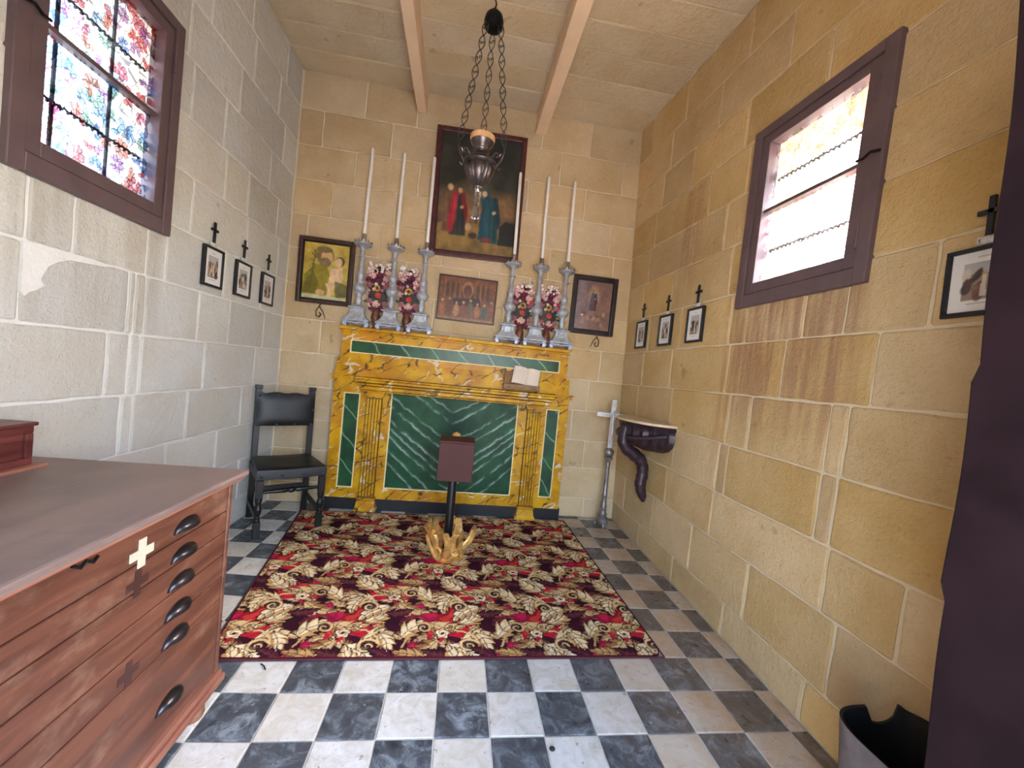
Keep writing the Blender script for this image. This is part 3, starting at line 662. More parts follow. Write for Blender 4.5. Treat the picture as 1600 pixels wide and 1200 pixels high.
# ------------------------------------------------------------------ flower vases
FC = {k: pm('flower_'+k, c, .6, var=.2, scale=60) for k, c in dict(white=(238,226,222), maroon=(122,44,72), pink=(230,186,186), red=(214,84,86), yellow=(214,168,72), teal=(46,84,86), blush=(228,190,176), dark=(62,48,42), mauve=(176,112,128)).items()}
M['vase'] = pm('brown_vase', (112,66,50), .35, var=.35, scale=40)
def pompom(r, n, seed):
    rd = random.Random(seed); mb = MB().ball((0,0,0), r*.6, 8, 6)
    for k in range(n):
        z = rd.uniform(-.5, 1); a = rd.uniform(0, 6.3); s = math.sqrt(max(0, 1-z*z)); d = Vector((s*math.cos(a), s*math.sin(a), z)); q = d.orthogonal().normalized()*r*.16; e = d.cross(q).normalized()*r*.10
        b = d*r*.45; m = d*r*.85; t_ = d*r*rd.uniform(.95, 1.1); mb.add([b-q*.5, b+q*.5, m+q, t_, m-q, m+e], [(0,1,2,5),(0,5,4),(5,2,3),(4,5,3)])
    return mb.mesh('pompom')
def rose(r):
    mb = MB()
    for k, (f, h) in enumerate(((1, .25), (.8, .45), (.58, .6), (.35, .7))): mb.lathe([(r*f*.5, -.2*r), (r*f, h*r), (r*f*.86, h*r+.12*r), (r*f*.4, h*r-.15*r)], 10, flute=5, famp=.08)
    return mb.mesh('rose', True)
def daisy(r):
    mb = MB()
    for k in range(10):
        a = 2*PI*k/10; d = Vector((math.cos(a), math.sin(a), 0)); q = Vector((-d.y, d.x, 0))*r*.26; mb.add([d*r*.35+Vector((0,0,.1*r)), d*r*.75+q+Vector((0,0,.25*r)), d*r*1.02+Vector((0,0,.12*r)), d*r*.75-q+Vector((0,0,.25*r)), d*r*.7+Vector((0,0,.0))], [(0,1,2,3),(0,4,1),(1,4,2),(2,4,3),(3,4,0)])
    return mb.mesh('daisy')
def leaf3(L):
    mb = MB(); top = [(0,0,0), (.3*L,.2*L,.06*L), (.7*L,.18*L,.05*L), (L,0,-.06*L), (.7*L,-.18*L,.05*L), (.3*L,-.2*L,.06*L)]; mb.add(top+[(x, y, z-.002) for x, y, z in top], [(0,1,2,3,4,5), (11,10,9,8,7,6)]); return mb.mesh('leaf')
FM = {}
def fmesh(kind, c):
    key = (kind, c)
    if key not in FM:
        me = {'pom': lambda: pompom(.034, 46, 1), 'rose': lambda: rose(.026), 'daisy': lambda: daisy(.032), 'berry': lambda: MB().ball((0,0,0), .015, 8, 6, (1,1,1.1)).mesh('berry', True), 'leaf': lambda: leaf3(.055)}[kind](); me.materials.append(FC[c]); FM[key] = me
    return FM[key]
def make_vase(t, seed):
    rd = random.Random(seed)
    obj('vase', MB().lathe([(.03,0),(.034,.006),(.02,.018),(.018,.03),(.032,.07),(.04,.105),(.034,.14),(.024,.155),(.03,.17),(.026,.17)], 16), M['vase'], t, smooth=True)
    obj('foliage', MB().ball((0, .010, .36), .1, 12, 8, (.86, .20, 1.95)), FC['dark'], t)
    items = []
    for k in range(22): items.append(('berry', 'white' if k % 4 else 'pink', rd.uniform(-.092, .092), rd.uniform(.49, .58)))
    items += [('pom','pink',-.055,.46),('pom','pink',.06,.44),('pom','maroon',.008,.475),('pom','maroon',.0,.42),('daisy','yellow',.0,.365),('pom','mauve',-.07,.385),('pom','mauve',.078,.37),('rose','red',.004,.295),('leaf','teal',-.05,.32),('leaf','teal',.05,.315),('leaf','teal',-.06,.26),('leaf','teal',.06,.27),('rose','mauve',-.062,.245),('rose','mauve',.066,.235),('pom','blush',.004,.225),('berry','blush',-.03,.345),('berry','mauve',.03,.345),('pom','maroon',-.03,.19),('pom','maroon',.035,.185),('rose','maroon',-.085,.43),('rose','red',.088,.40),('daisy','pink',-.03,.51),('daisy','maroon',.05,.505),('pom','pink',-.075,.50),('pom','blush',.08,.49),('pom','blush',-.085,.33),('berry','white',.085,.32),('berry','white',-.02,.40),('berry','pink',.045,.40),('leaf','teal',.0,.26),('daisy','blush',-.05,.21)]
    for kind, c, x, z in items:
        x += rd.uniform(-.008, .008); z += rd.uniform(-.008, .008); ey = max(0, 1-(x/.1)**2-((z-.36)/.22)**2); sy_ = .5
        o = obj('leaf' if kind == 'leaf' else ('berry' if kind == 'berry' else 'flower'), fmesh(kind, c), None, t); o.location = (x, .006-.020*math.sqrt(ey)-.008, z)
        o.rotation_euler = (PI/2+rd.uniform(-.3, .2), rd.uniform(-.3, .3), rd.uniform(-.4, .4)) if kind != 'leaf' else (PI/2-.4, rd.uniform(-.5, .5) if x > 0 else PI+rd.uniform(-.5, .5), 0)
    return t
for i, (x, lb) in enumerate(((-.815, 'brown vase of mixed flowers nearest the left end of the altar'), (-.550, 'brown vase of mixed flowers beside the left of the wooden relief picture'), (.462, 'brown vase of mixed flowers beside the right of the wooden relief picture'), (.712, 'brown vase of mixed flowers nearest the right end of the altar'))):
    t = thing('flower_vase', lb, 'vase', (x, 2.232, ZG), 0, 'altar flower vases'); make_vase(t, 40+i)

# ------------------------------------------------------------------ book rest and open book
t = thing('book_rest', 'small wooden book rest on the right of the altar table', 'book rest', (.50, 2.075, 1.152), -.03)
obj('base', MB().box(-.155, .165, -.045, .02, .018, .034), M['wood_light'], t, bevel=.002)
for x in (-.14, .15):
    for y in (-.038, .012): obj('foot', MB().lathe([(.009,0),(.011,.008),(.008,.018)], 10, (x, y, 0)), M['wood_light'], t)
mb = MB(); mb.box(-.15, .16, -.006, .008, 0, .16); mb.xf(Matrix.Translation((0, -.022, .03)) @ Matrix.Rotation(math.radians(-28), 4, 'X')); obj('sloping_board', mb, M['wood_light'], t, bevel=.002)
obj('ledge', MB().box(-.155, .165, -.055, -.02, .034, .062), M['wood_light'], t, bevel=.003)
t = thing('open_book', 'old open book with cream pages propped on the book rest', 'book', (.53, 2.055, 1.214), -.03)
A_ = Matrix.Rotation(math.radians(-26), 4, 'X') @ Matrix.Rotation(math.radians(8), 4, 'Y')
for (x0, x1, th) in ((-.12, .0, .014), (.0, .12, .02)):
    mb = MB(); n = 8; prof = [(x0+(x1-x0)*i/n, .004+th*math.sin(PI*i/n)**.6) for i in range(n+1)]
    mb.prism([(x, -d) for x, d in prof]+[(x1, .004), (x0, .004)], 0.0, .165, lambda a, b, d: (a, b, d)); obj('page_block', mb.xf(A_), M['page'], t)
obj('cover', MB().box(-.125, .125, .004, .009, -.002, .168).xf(A_), M['walnut_frame'], t)

# ------------------------------------------------------------------ pictures on the back wall
def picture(name, label, cat, w, h, fw, depth, M_, mat, ras, pmat, inner=None, lip=None, group=None):
    """local: x right, z up, y into the wall; origin at centre on the back plane"""
    t = thing(name, label, cat); t.matrix_world = M_; 
    if group: t['group'] = group
    mb = MB()
    for (a, b, c, d) in ((-w/2, -w/2+fw, -h/2, h/2), (w/2-fw, w/2, -h/2, h/2), (-w/2+fw, w/2-fw, -h/2, -h/2+fw), (-w/2+fw, w/2-fw, h/2-fw, h/2)): mb.box(a, b, -depth, -.002, c, d)
    obj('frame', mb, mat, t, bevel=min(.006, fw*.25))
    if inner:
        iw, im = inner; mb = MB(); frame_boxes(mb, -w/2+fw, w/2-fw, -h/2+fw, h/2-fw, iw, -depth*.72, -.004); obj('inner_frame', mb, im, t)
    W, H = w-2*fw, h-2*fw
    canvas('picture', ras, pmat, lambda u, v: np.stack([(u-.5)*W, np.full_like(u, -depth*.4), (v-.5)*H], 1), t)
    obj('backing', MB().box(-w/2+.005, w/2-.005, -depth*.35, -.001, -h/2+.005, h/2-.005), M['walnut_frame'], t)
    return t
def figure(R, x, base, h, robe, cloak=None, head=(196,150,118), hood=None, lean=0.0, wd=.16):
    """a standing robed figure, x centre, base and height in canvas units"""
    hw = wd*h/R.asp
    R.put(R.poly([(x-hw*.62+lean*.1, base+h*.80), (x+hw*.62+lean*.1, base+h*.80), (x+hw*.75, base+h*.45), (x+hw*.9, base), (x-hw*.9, base), (x-hw*.75, base+h*.45)]), robe)
    for k in (-.4, 0, .4): R.put(R.poly([(x+hw*k-hw*.05, base+h*.7), (x+hw*k+hw*.05, base+h*.7), (x+hw*k*1.3+hw*.1, base), (x+hw*k*1.3-hw*.04, base)]), tuple(int(c*.6) for c in robe), .7)
    if cloak:
        R.put(R.poly([(x-hw*.6, base+h*.86), (x-hw*.1, base+h*.84), (x-hw*.35, base+h*.4), (x-hw*.5, base+h*.06), (x-hw*1.15, base+h*.04), (x-hw*1.0, base+h*.5)]), cloak)
        R.put(R.poly([(x+hw*.1, base+h*.84), (x+hw*.62, base+h*.84), (x+hw*1.1, base+h*.4), (x+hw*.8, base+h*.25), (x+hw*.5, base+h*.5)]), tuple(int(c*.85) for c in cloak))
    R.put(R.ell(x-hw*.45, base+h*.5, hw*.3, h*.36, 0, .9), tuple(min(255, int(c*1.5+14)) for c in (cloak or robe)), .3); R.put(R.ell(x+hw*.6, base+h*.3, hw*.35, h*.34, 0, .9), (14,14,16), .45)
    R.put(R.ell(x+lean*.12, base+h*.90, hw*.42, h*.075), hood or (70,46,34)); R.put(R.ell(x+lean*.16+hw*.06, base+h*.885, hw*.26, h*.055), head)
    R.put(R.ell(x+hw*.35, base+h*.56, hw*.22, h*.03, .5), head)
# big painting
R_ = Ras(.70, .98, 150, 210, (40,42,38)); g = R_.v; R_.put(np.clip((g-.55)*2.4, 0, 1), (34,38,38)); R_.put(np.clip(1-np.abs(g-.36)/.22, 0, 1)*np.clip(R_.noise(5, 2)*1.7-.2, 0, 1), (176,128,80), .8); R_.put(np.clip(R_.noise(5, 4)*2-1, 0, 1)*(g > .4), (66,70,62), .6)
R_.put(R_.ell(.42, .52, .30, .14, .2, .9), (120,108,86), .5); R_.put(R_.v < .235+.02*np.sin(R_.u*9), (136,108,58)); R_.put((R_.v < .17)*np.clip(R_.noise(9, 8)*2-.8, 0, 1), (70,54,30), .8)
R_.put(R_.poly([(.47,.16),(.505,.16),(.50,.95),(.475,.95)]), (74,52,36)); R_.put(R_.poly([(.30,.80),(.68,.80),(.68,.83),(.30,.83)]), (70,50,34))
R_.put(R_.poly([(.455,.75),(.53,.75),(.52,.60),(.515,.42),(.47,.42),(.462,.6)]), (206,172,134)); R_.put(R_.ell(.49, .79, .03, .028), (176,138,104)); R_.put(R_.poly([(.45,.56),(.53,.57),(.525,.50),(.455,.50)]), (214,204,186))
R_.put(R_.poly([(.46,.78),(.33,.82),(.33,.80),(.46,.745)]), (200,164,126)); R_.put(R_.poly([(.52,.78),(.65,.82),(.65,.80),(.52,.745)]), (200,164,126))
figure(R_, .15, .17, .42, (104,74,58), None, (204,164,124), (166,134,96)); figure(R_, .265, .15, .43, (44,52,52), (150,34,48), (196,154,118), (86,46,36), 0, .19); figure(R_, .665, .11, .47, (28,78,88), (24,66,80), (216,186,150), (34,84,96), -.6, .19)
R_.put(R_.poly([(.60,.15),(.70,.15),(.66,.11),(.56,.13)]), (140,36,44)); R_.put(R_.poly([(.55,.27),(.60,.16),(.68,.12),(.62,.11)]), (136,34,42), .8); R_.put(R_.ell(.47, .22, .07, .05), (128,100,60)); R_.put(R_.ell(.40, .23, .04, .035), (176,142,104)); R_.put(R_.ell(.46, .16, .06, .03), (60,44,32)); R_.put(R_.poly([(.78,.10),(1,.10),(1,.30),(.86,.31),(.79,.26)]), (26,28,30)); R_.mottle(.3, 22, 5); R_.blur(2); R_.mottle(.3, 9, 15)
big = Matrix.Translation((-.026, 2.238, 2.848)) @ Matrix.Rotation(math.radians(-1.2), 4, 'Y') @ Matrix.Rotation(math.radians(2.0), 4, 'X')
picture('large_painting', 'tall dark oil painting of robed figures at a cross above the altar', 'painting', .795, 1.105, .042, .034, big, M['red_frame'], R_, M['oil'], (.010, M['dark_frame']))
# left print: bearded man with a child
R_ = Ras(.37, .47, 110, 140, (176,150,62)); R_.put(np.clip(R_.noise(5, 3)*1.8-.5, 0, 1), (214,188,88), .7); R_.put(R_.ell(.55, .78, .30, .24, 0, .8), (214,190,110), .5)
R_.put(R_.poly([(.0,.12),(.06,.42),(.25,.62),(.52,.60),(.60,.40),(.55,.10)]), (142,128,40)); R_.put(R_.poly([(.02,.10),(.10,.36),(.24,.48),(.36,.30),(.30,.10)]), (104,90,30), .8); R_.put(R_.ell(.46, .78, .20, .16), (126,106,66)); R_.put(R_.ell(.50, .75, .13, .13), (212,170,122)); R_.put(R_.ell(.47, .66, .13, .09), (132,110,72)); R_.put(R_.ell(.44, .88, .18, .06), (120,100,62))
R_.put(R_.ell(.78, .70, .11, .09), (96,76,50)); R_.put(R_.ell(.75, .68, .085, .085), (220,182,140)); R_.put(R_.poly([(.60,.56),(.84,.60),(.88,.40),(.74,.24),(.56,.30)]), (222,188,150)); R_.put(R_.poly([(.50,.30),(.76,.34),(.66,.18),(.62,.05),(.54,.05),(.56,.2)]), (216,180,140)); R_.put(R_.poly([(.70,.36),(.98,.30),(.98,.10),(.72,.06)]), (70,74,50), .8); R_.put(R_.poly([(.0,.0),(1,.0),(1,.07),(0,.09)]), (196,200,170), .8); R_.put(R_.ell(.40, .14, .10, .05), (206,166,120)); R_.put(R_.poly([(.18,.20),(.20,.20),(.27,.85),(.25,.85)]), (74,86,40))
for k in range(9): R_.put(R_.ell(.2+.03*math.sin(k*2.4)+k*.005, .4+k*.055, .05, .012, .8*(-1)**k), (92,104,46))
R_.mottle(.25, 22, 7); R_.blur(1); R_.mottle(.25, 7, 17)
picture('saint_print', 'framed yellow print of a bearded man holding a child', 'picture', .455, .557, .032, .045, Matrix.Translation((-1.262, 2.262, 2.018)) @ Matrix.Rotation(math.radians(1.5), 4, 'X'), M['walnut_frame'], R_, M['print'], (.010, M['black_wood']))
# wooden relief
R_ = Ras(.5, .38, 130, 100, (104,62,42)); R_.put(np.clip(R_.noise(8, 3)*2-.7, 0, 1), (134,86,58), .7)
for k in range(9): R_.put(R_.ell(.14+.09*k, .70, .035, .2, 0, .4), (66,36,30), .8); R_.put(R_.poly([(.095+.09*k,.5),(.105+.09*k,.5),(.105+.09*k,.9),(.095+.09*k,.9)]), (150,100,66), .8)
R_.put(R_.ell(.5, .74, .12, .2, 0, .3), (152,104,70)); R_.put(R_.ell(.5, .7, .08, .16, 0, .3), (92,50,38)); R_.put(R_.poly([(.24,.50),(.72,.56),(.76,.36),(.28,.32)]), (52,32,34))
for k, c in enumerate([(146,84,54),(100,52,44),(160,110,76),(120,60,46),(90,74,56),(150,92,60),(60,72,62),(128,66,52)]): x = .07+.125*k; R_.put(R_.ell(x, .26+.05*math.sin(k*2), .055, .16, 0, .3), c); R_.put(R_.ell(x, .44+.05*math.sin(k*2), .024, .035, 0, .3), (180,132,98))
R_.put(R_.v < .06, (150,106,72), .8); R_.mottle(.5, 26, 6); R_.blur(1); R_.mottle(.3, 8, 16)
picture('relief_picture', 'brown wooden relief picture of a gathering under arches below the big painting', 'picture', .527, .404, .012, .02, Matrix.Translation((-.04, 2.262, 1.928)) @ Matrix.Rotation(math.radians(.3), 4, 'Y'), M['walnut_frame'], R_, M['relief_print'])
# right print
R_ = Ras(.33, .45, 100, 136, (122,92,84)); R_.put(np.clip(R_.noise(4, 8)*2-.7, 0, 1), (150,116,100), .7); R_.put(np.clip(1-R_.u*1.6, 0, 1), (128,124,140), .6); R_.put(R_.ell(.5, .70, .2, .24, 0, .8), (176,138,106), .6)
figure(R_, .5, .40, .42, (92,60,66), (66,72,92), (204,160,126), (92,72,70), 0, .17)
for k in range(14): R_.put(R_.ell(.15+.7*random.random(), .12+.24*random.random(), .07, .05, random.random()*3, .6), random.choice([(166,128,104),(96,70,64),(140,104,92),(190,156,130)]), .7)
R_.put(R_.ell(.22, .30, .03, .02), (220,214,206)); R_.mottle(.3, 20, 9); R_.blur(1); R_.mottle(.3, 6, 19)
picture('madonna_print', 'black-framed faded print of a standing robed figure above clouds', 'picture', .43, .543, .038, .04, Matrix.Translation((1.137, 2.262, 2.014)) @ Matrix.Rotation(math.radians(1.2), 4, 'X'), M['dark_frame'], R_, M['print'], (.008, M['black_wood']))
for x, z, sx, lb in ((-1.275, 1.735, 1, 'curled iron hook under the bearded man print'), (1.185, 1.745, -1, 'curled iron hook under the black-framed faded print')):
    mb = MB(); pts = [(0, .0, .02), (0, -.03, .015), (-.012*sx, -.035, -.02), (-.035*sx, -.035, -.06), (-.03*sx, -.035, -.105), (-.005*sx, -.035, -.11), (.008*sx, -.035, -.085), (-.008*sx, -.035, -.07)]
    mb.tube(pts, .0055, 7); mb.tube([(-.012*sx, -.035, -.02), (.02*sx, -.035, -.06), (.045*sx, -.035, -.12)], [.0055, .005, .003], 7); o = obj('wall_hook', mb, M['rust'], None, smooth=True); o.location = (x, 2.262, z); tag(o, lb, 'hook', 'picture hooks')

# ------------------------------------------------------------------ stations of the cross
def station_ras(seed):
    r = random.Random(seed); R = Ras(.15, .205, 60, 82, (226,224,222)); R.put(((R.u > .2) & (R.u < .8) & (R.v > .2) & (R.v < .82)), (150,132,116)); R.put(((R.u > .2) & (R.u < .8) & (R.v > .62) & (R.v < .82)), (186,190,196), .7)
    for k in range(16):
        x, y = r.uniform(.24, .76), r.uniform(.24, .66); R.put(R.ell(x, y, r.uniform(.04, .1), r.uniform(.05, .13), r.uniform(-.5, .5), .4), r.choice([(66,48,42),(92,66,54),(210,196,182),(54,46,48),(120,84,62),(40,34,36)]), .85)
    R.put(R.poly([(.48,.25),(.58,.25),(.56,.6),(.5,.6)]), (222,208,194), .8); R.put(R.ell(.53, .63, .04, .035), (190,150,120)); R.put(((R.u > .3) & (R.u < .7) & (np.abs(R.v-.13) < .012)), (150,146,146), .6); R.put(((R.u > .4) & (R.u < .6) & (np.abs(R.v-.90) < .01)), (150,146,146), .6)
    return R
def station(label, group, pos, rz, seed, w=.185, h=.235):
    t = thing('station_picture', label, 'picture', pos, rz, group); d = .022; fw = .014
    mb = MB(); frame_boxes(mb, -w/2, w/2, -h/2, h/2, fw, -d, -.001); obj('frame', mb, M['black_frame'], t, bevel=.002)
    canvas('print', station_ras(seed), M['print'], lambda u, v: np.stack([(u-.5)*(w-2*fw), np.full_like(u, -d*.6), (v-.5)*(h-2*fw)], 1), t)
    obj('backing', MB().box(-w/2+.003, w/2-.003, -d*.55, -.001, -h/2+.003, h/2-.003), M['black_frame'], t)
    ca = MB(); z = h/2+.018
    ca.ball((0, -.008, z), .02, 10, 8, (1.0, .4, .75))
    for s in (-1, 1): ca.tube([(s*.012, -.008, z-.014), (s*.026, -.008, z-.004), (s*.024, -.008, z+.010), (s*.012, -.008, z+.008)], .004, 6)
    obj('cartouche', ca, M['label_white'], t, smooth=True, label='small white metal scroll')
    cr = MB(); cr.box(-.008, .008, -.013, -.003, h/2+.026, h/2+.152); cr.box(-.033, .033, -.013, -.003, h/2+.098, h/2+.113); obj('cross', cr, M['black_frame'], t, bevel=.0015)
    return t
for k, y in enumerate((1.255, 1.585, 1.925)):
    station(['black-framed print with a cross, nearest the coloured left window', 'middle of three black-framed prints with crosses on the left wall', 'black-framed print with a cross, nearest the back corner of the left wall'][k], 'station pictures on the left wall', (XL+.008, y, 1.762), PI/2, 60+k)
for k, y in enumerate((1.915, 1.515, 1.135)):
    station(['black-framed print with a cross, nearest the back corner of the right wall', 'middle of three black-framed prints with crosses on the right wall', 'black-framed print with a cross, nearest the bright right window'][k], 'station pictures on the right wall', (XR(y, 1.75)-.008, y, 1.752), -PI/2, 70+k)
station('black-framed print with a cross, partly hidden by the open door', None, (XR(-.34, 1.75)-.008, -.335, 1.728), -PI/2, 81, .185, .215)

# ------------------------------------------------------------------ hanging sanctuary lamp
LX, LY = -.034, 1.15
t = thing('hanging_lamp', 'tarnished silver sanctuary lamp hanging on three chains from the ceiling', 'lamp', (LX, LY, 0), 0)
obj('bowl', MB().lathe([(.03,2.425),(.034,2.435),(.03,2.445),(.046,2.458),(.07,2.485),(.086,2.515),(.092,2.550),(.09,2.564)], 36, flute=18, famp=.035), M['lamp_metal'], t, smooth=True)
obj('collar', MB().lathe([(.084,2.562),(.098,2.570),(.104,2.580),(.102,2.589),(.088,2.603),(.066,2.616),(.046,2.628),(.037,2.639),(.036,2.648),(.05,2.659),(.052,2.667),(.045,2.673),(.056,2.690),(.07,2.706),(.073,2.715),(.068,2.718)], 28), M['lamp_metal'], t, smooth=True)
obj('cup', MB().lathe([(.066,2.715),(.075,2.720),(.078,2.737),(.077,2.749),(.07,2.749),(.062,2.725)], 24), M['ceramic'], t, smooth=True)
mb = MB(); mb.lathe([(.028,2.430),(.016,2.418),(.012,2.400),(.017,2.385),(.011,2.370),(.016,2.352),(.010,2.335),(.012,2.322)], 12); obj('finial', mb, M['bell'], t, smooth=True)
obj('bell', MB().lathe([(.010,2.330),(.017,2.325),(.021,2.310),(.023,2.280),(.029,2.252),(.027,2.250),(.020,2.280),(.012,2.315)], 16), M['bell'], t, smooth=True)
cap = obj('canopy', MB().lathe([(.03,3.405),(.052,3.412),(.06,3.43),(.06,3.455),(.052,3.485),(.034,3.505),(.02,3.515),(.012,3.53)], 20), M['iron'], t, smooth=True)
obj('ceiling_hook', MB().tube([(0,0,3.53),(.006,0,3.56),(-.004,0,3.59),(.004,0,3.63),(0,0,ZC-.006)], .006, 6), M['rust'], t)
def link_mesh():
    mb = MB()
    for s in (-1, 1):
        mb.tube([(s*(.017*math.sin(PI*k/10)**.8+.001), 0, .046-.092*k/10) for k in range(11)], .003, 5)
        mb.tube([(s*(.009+.006*math.cos(a)), 0, .004*s+.006*math.sin(a)) for a in [i*.8 for i in range(7)]], .0028, 5)
    mb.tube([(-.006,0,.046),(0,0,.05),(.006,0,.046),(0,0,.042)], .0022, 5, closed=True)
    return mb.mesh('link')
LM = link_mesh(); LM.materials.append(M['chain'])
for k, a in enumerate((PI/2, PI/2+2*PI/3+.1, PI/2-2*PI/3-.1)):
    d = Vector((math.cos(a), math.sin(a), 0)); top = d*.052+Vector((0,0,3.425)); end = d*.165+Vector((0,0,2.654))
    ar = MB(); pt = [d*.092+Vector((0,0,2.558)), d*.12+Vector((0,0,2.545)), d*.15+Vector((0,0,2.580)), d*.168+Vector((0,0,2.627)), d*.165+Vector((0,0,2.656))]; ar.tube(pt, [.008,.007,.007,.006,.004], 7)
    ar.tube([d*.088+Vector((0,0,2.610)), d*.105+Vector((0,0,2.631)), d*.125+Vector((0,0,2.627)), d*.128+Vector((0,0,2.605)), d*.112+Vector((0,0,2.603))], .005, 6)
    ar.tube([d*.15+Vector((0,0,2.580)), d*.135+Vector((0,0,2.601)), d*.148+Vector((0,0,2.618)), d*.158+Vector((0,0,2.605))], .0045, 6); ar.tube([d*.118+Vector((0,0,2.545)), d*.135+Vector((0,0,2.520)), d*.15+Vector((0,0,2.530))], .0045, 6)
    obj('arm', ar, M['lamp_metal'], t, smooth=True)
    ch = bpy.data.objects.new('chain', None); COL.objects.link(ch); ch.parent = t; ch.empty_display_size = .03
    ax = (end-top); n = 8; L = ax.length; zz = -ax.normalized(); xx = (Vector((1, -.12, 0))-zz*Vector((1, -.12, 0)).dot(zz)).normalized(); yy = zz.cross(xx); q = Matrix((xx, yy, zz)).transposed().to_quaternion()
    for i in range(n):
        o = obj('link', LM, None, ch); o.location = top+ax*((i+.5)/n); o.rotation_mode = 'QUATERNION'; o.rotation_quaternion = q; o.scale = (1, 1, L/n/.094)
        if i % 2 == 1: o.rotation_quaternion = q @ Matrix.Rotation(.4, 4, 'Z').to_quaternion()

# ------------------------------------------------------------------ offering box on a pole in a gilded base
t = thing('offering_box_stand', 'brown box on a black pole set in a gilded openwork base on the rug', 'box stand', (0.0, 1.335, .012), 0)
bx = obj('box', MB().box(-.122, .108, -.105, .11, .545, .80), M['brown_box'], t, bevel=.004); obj('lid', MB().box(-.124, .110, -.107, .112, .80, .812), M['brown_box'], bx, bevel=.003)
mb = MB().tube([(-.012, .0, .04), (-.016, 0, .55)], .030, 20); obj('pole', mb, M['black_pole'], t, smooth=True)
rd = random.Random(3)
for k in range(17):
    a = 2*PI*k/17+rd.uniform(-.1, .1); n = 11; H = rd.uniform(.19, .225)+(.035 if k in (10, 16) else 0); tw = rd.uniform(-.55, .55); rs = []; ph = rd.uniform(0, 6)
    for i in range(n):
        f = i/(n-1); r = .082+.083*f+.008*math.sin(f*6+ph); z = .002+H*f; aa = a+tw*f+.16*math.sin(f*5+ph); w = .024*(.6+.4*math.sin(PI*min(1, .2+f*.62)))+.004; th = .014
        d = Vector((math.cos(aa), math.sin(aa), 0)); q = Vector((-d.y, d.x, 0)); c = Vector((d.x*r, d.y*r, z))
        rs.append([tuple(c+q*w), tuple(c+d*th+q*w*.45), tuple(c+d*th*.7), tuple(c+d*th-q*w*.45), tuple(c-q*w), tuple(c-d*th*.5)])
    obj('gilded_strand', MB().rings(rs), M['gold'], t, smooth=True)
for k in range(7):
    a = 2*PI*k/7+.3; sg = 1 if k % 2 else -1; P = [(.095, a, .01), (.118, a+.12*sg, .05), (.135, a+.32*sg, .09), (.15, a+.45*sg, .13), (.16, a+.40*sg, .165)]
    obj('gilded_branch', MB().tube([(r*math.cos(b), r*math.sin(b), z) for r, b, z in P], [.012,.015,.014,.013,.008], 8), M['gold'], t, smooth=True)
for a in (-1.25, -2.1):
    obj('gilded_ring', MB().tube([(.135*math.cos(a+.15*math.cos(u)), .135*math.sin(a+.15*math.cos(u)), .085+.022*math.sin(u)) for u in [2*PI*i/14 for i in range(14)]], .008, 7, closed=True), M['gold'], t, smooth=True)
obj('base_cup', MB().lathe([(.10,0),(.105,.015),(.06,.03),(.04,.06),(.034,.07)], 20), M['gold'], t, smooth=True)

# ------------------------------------------------------------------ chair
t = thing('chair', 'black wooden chair with studded leather seat and back beside the altar', 'chair', (-1.268, 1.80, 0), math.radians(33))
W2, D2 = .20, .205
def turned(x, y, z0, z1, r, n=12):
    h = z1-z0; return [(r*.75, z0+h*a) if False else (r*b, z0+h*a) for a, b in ((0,.8),(.03,.95),(.12,.9),(.13,.7),(.16,1.05),(.19,.75),(.24,.7),(.36,1.1),(.5,1.25),(.62,1.0),(.68,.75),(.72,1.1),(.76,.8),(.8,1.15),(1,1.15))]
for sx in (-1, 1):
    x = sx*W2; fr = MB(); fr.box(x-.021, x+.021, -D2-.021, -D2+.021, .0125 if sx > 0 else 0, .11); fr.box(x-.022, x+.022, -D2-.022, -D2+.022, .28, .40); fr.lathe([(a, b) for a, b in turned(x, -D2, .11, .285, .020)], 14, (x, -D2, 0)); obj('leg', fr, M['black_wood'], t, smooth=False, bevel=.002)
    bp = MB(); xb = sx*.19; bp.rings([[(xb-.02, D2+o-.02, z), (xb+.02, D2+o-.02, z), (xb+.02, D2+o+.02, z), (xb-.02, D2+o+.02, z)] for z, o in ((0, .02), (.2, 0), (.45, 0), (.75, .012), (1.0, .03))]); bp.box(xb-.024, xb+.024, D2+.006, D2+.054, 1.0, 1.025); obj('leg', bp, M['black_wood'], t, bevel=.003, label='rear leg running up as back post')
    obj('side_stretcher', MB().box(x-.012, x+.012, -D2+.02, D2-.01, .115, .15), M['black_wood'], t, bevel=.002)
    obj('seat_rail', MB().box(x-.018, x+.018, -D2+.02, D2, .385, .445), M['black_wood'], t)
fs = MB(); fs.tube([(-W2+.02+(2*W2-.04)*f, -D2, .315) for f in (0,.1,.3,.4,.43,.47,.5,.53,.57,.6,.7,.9,1)], [.010,.012,.016,.018,.012,.02,.022,.02,.012,.018,.016,.012,.010], 10); obj('front_stretcher', fs, M['black_wood'], t, smooth=True)
obj('back_stretcher', MB().box(-.17, .17, D2-.012, D2+.012, .2, .235), M['black_wood'], t)
st = MB(); n = 10; 
def seat_xy(u, v): w = .225-.02*(v*.5+.5); return u*w, v*.225
rs = []
for (k, z, off) in ((1.0, .40, 0), (1.0, .452, 0), (.985, .466, 0), (.93, .472, 0), (.55, .468, 0), (.1, .464, 0)):
    pts = [(-1,-1), (-.5,-1), (0,-1), (.5,-1), (1,-1), (1,0), (1,1), (.0,1), (-1,1), (-1,0)]
    rs.append([(*seat_xy(u*k, v*k), z+(.006*(abs(u)) if k > .5 else 0)) for u, v in pts])
st.rings(rs); seat = obj('seat', st, M['leather'], t, smooth=True)
bk = MB(); rs = []
nu, nv = 13, 8; G = []
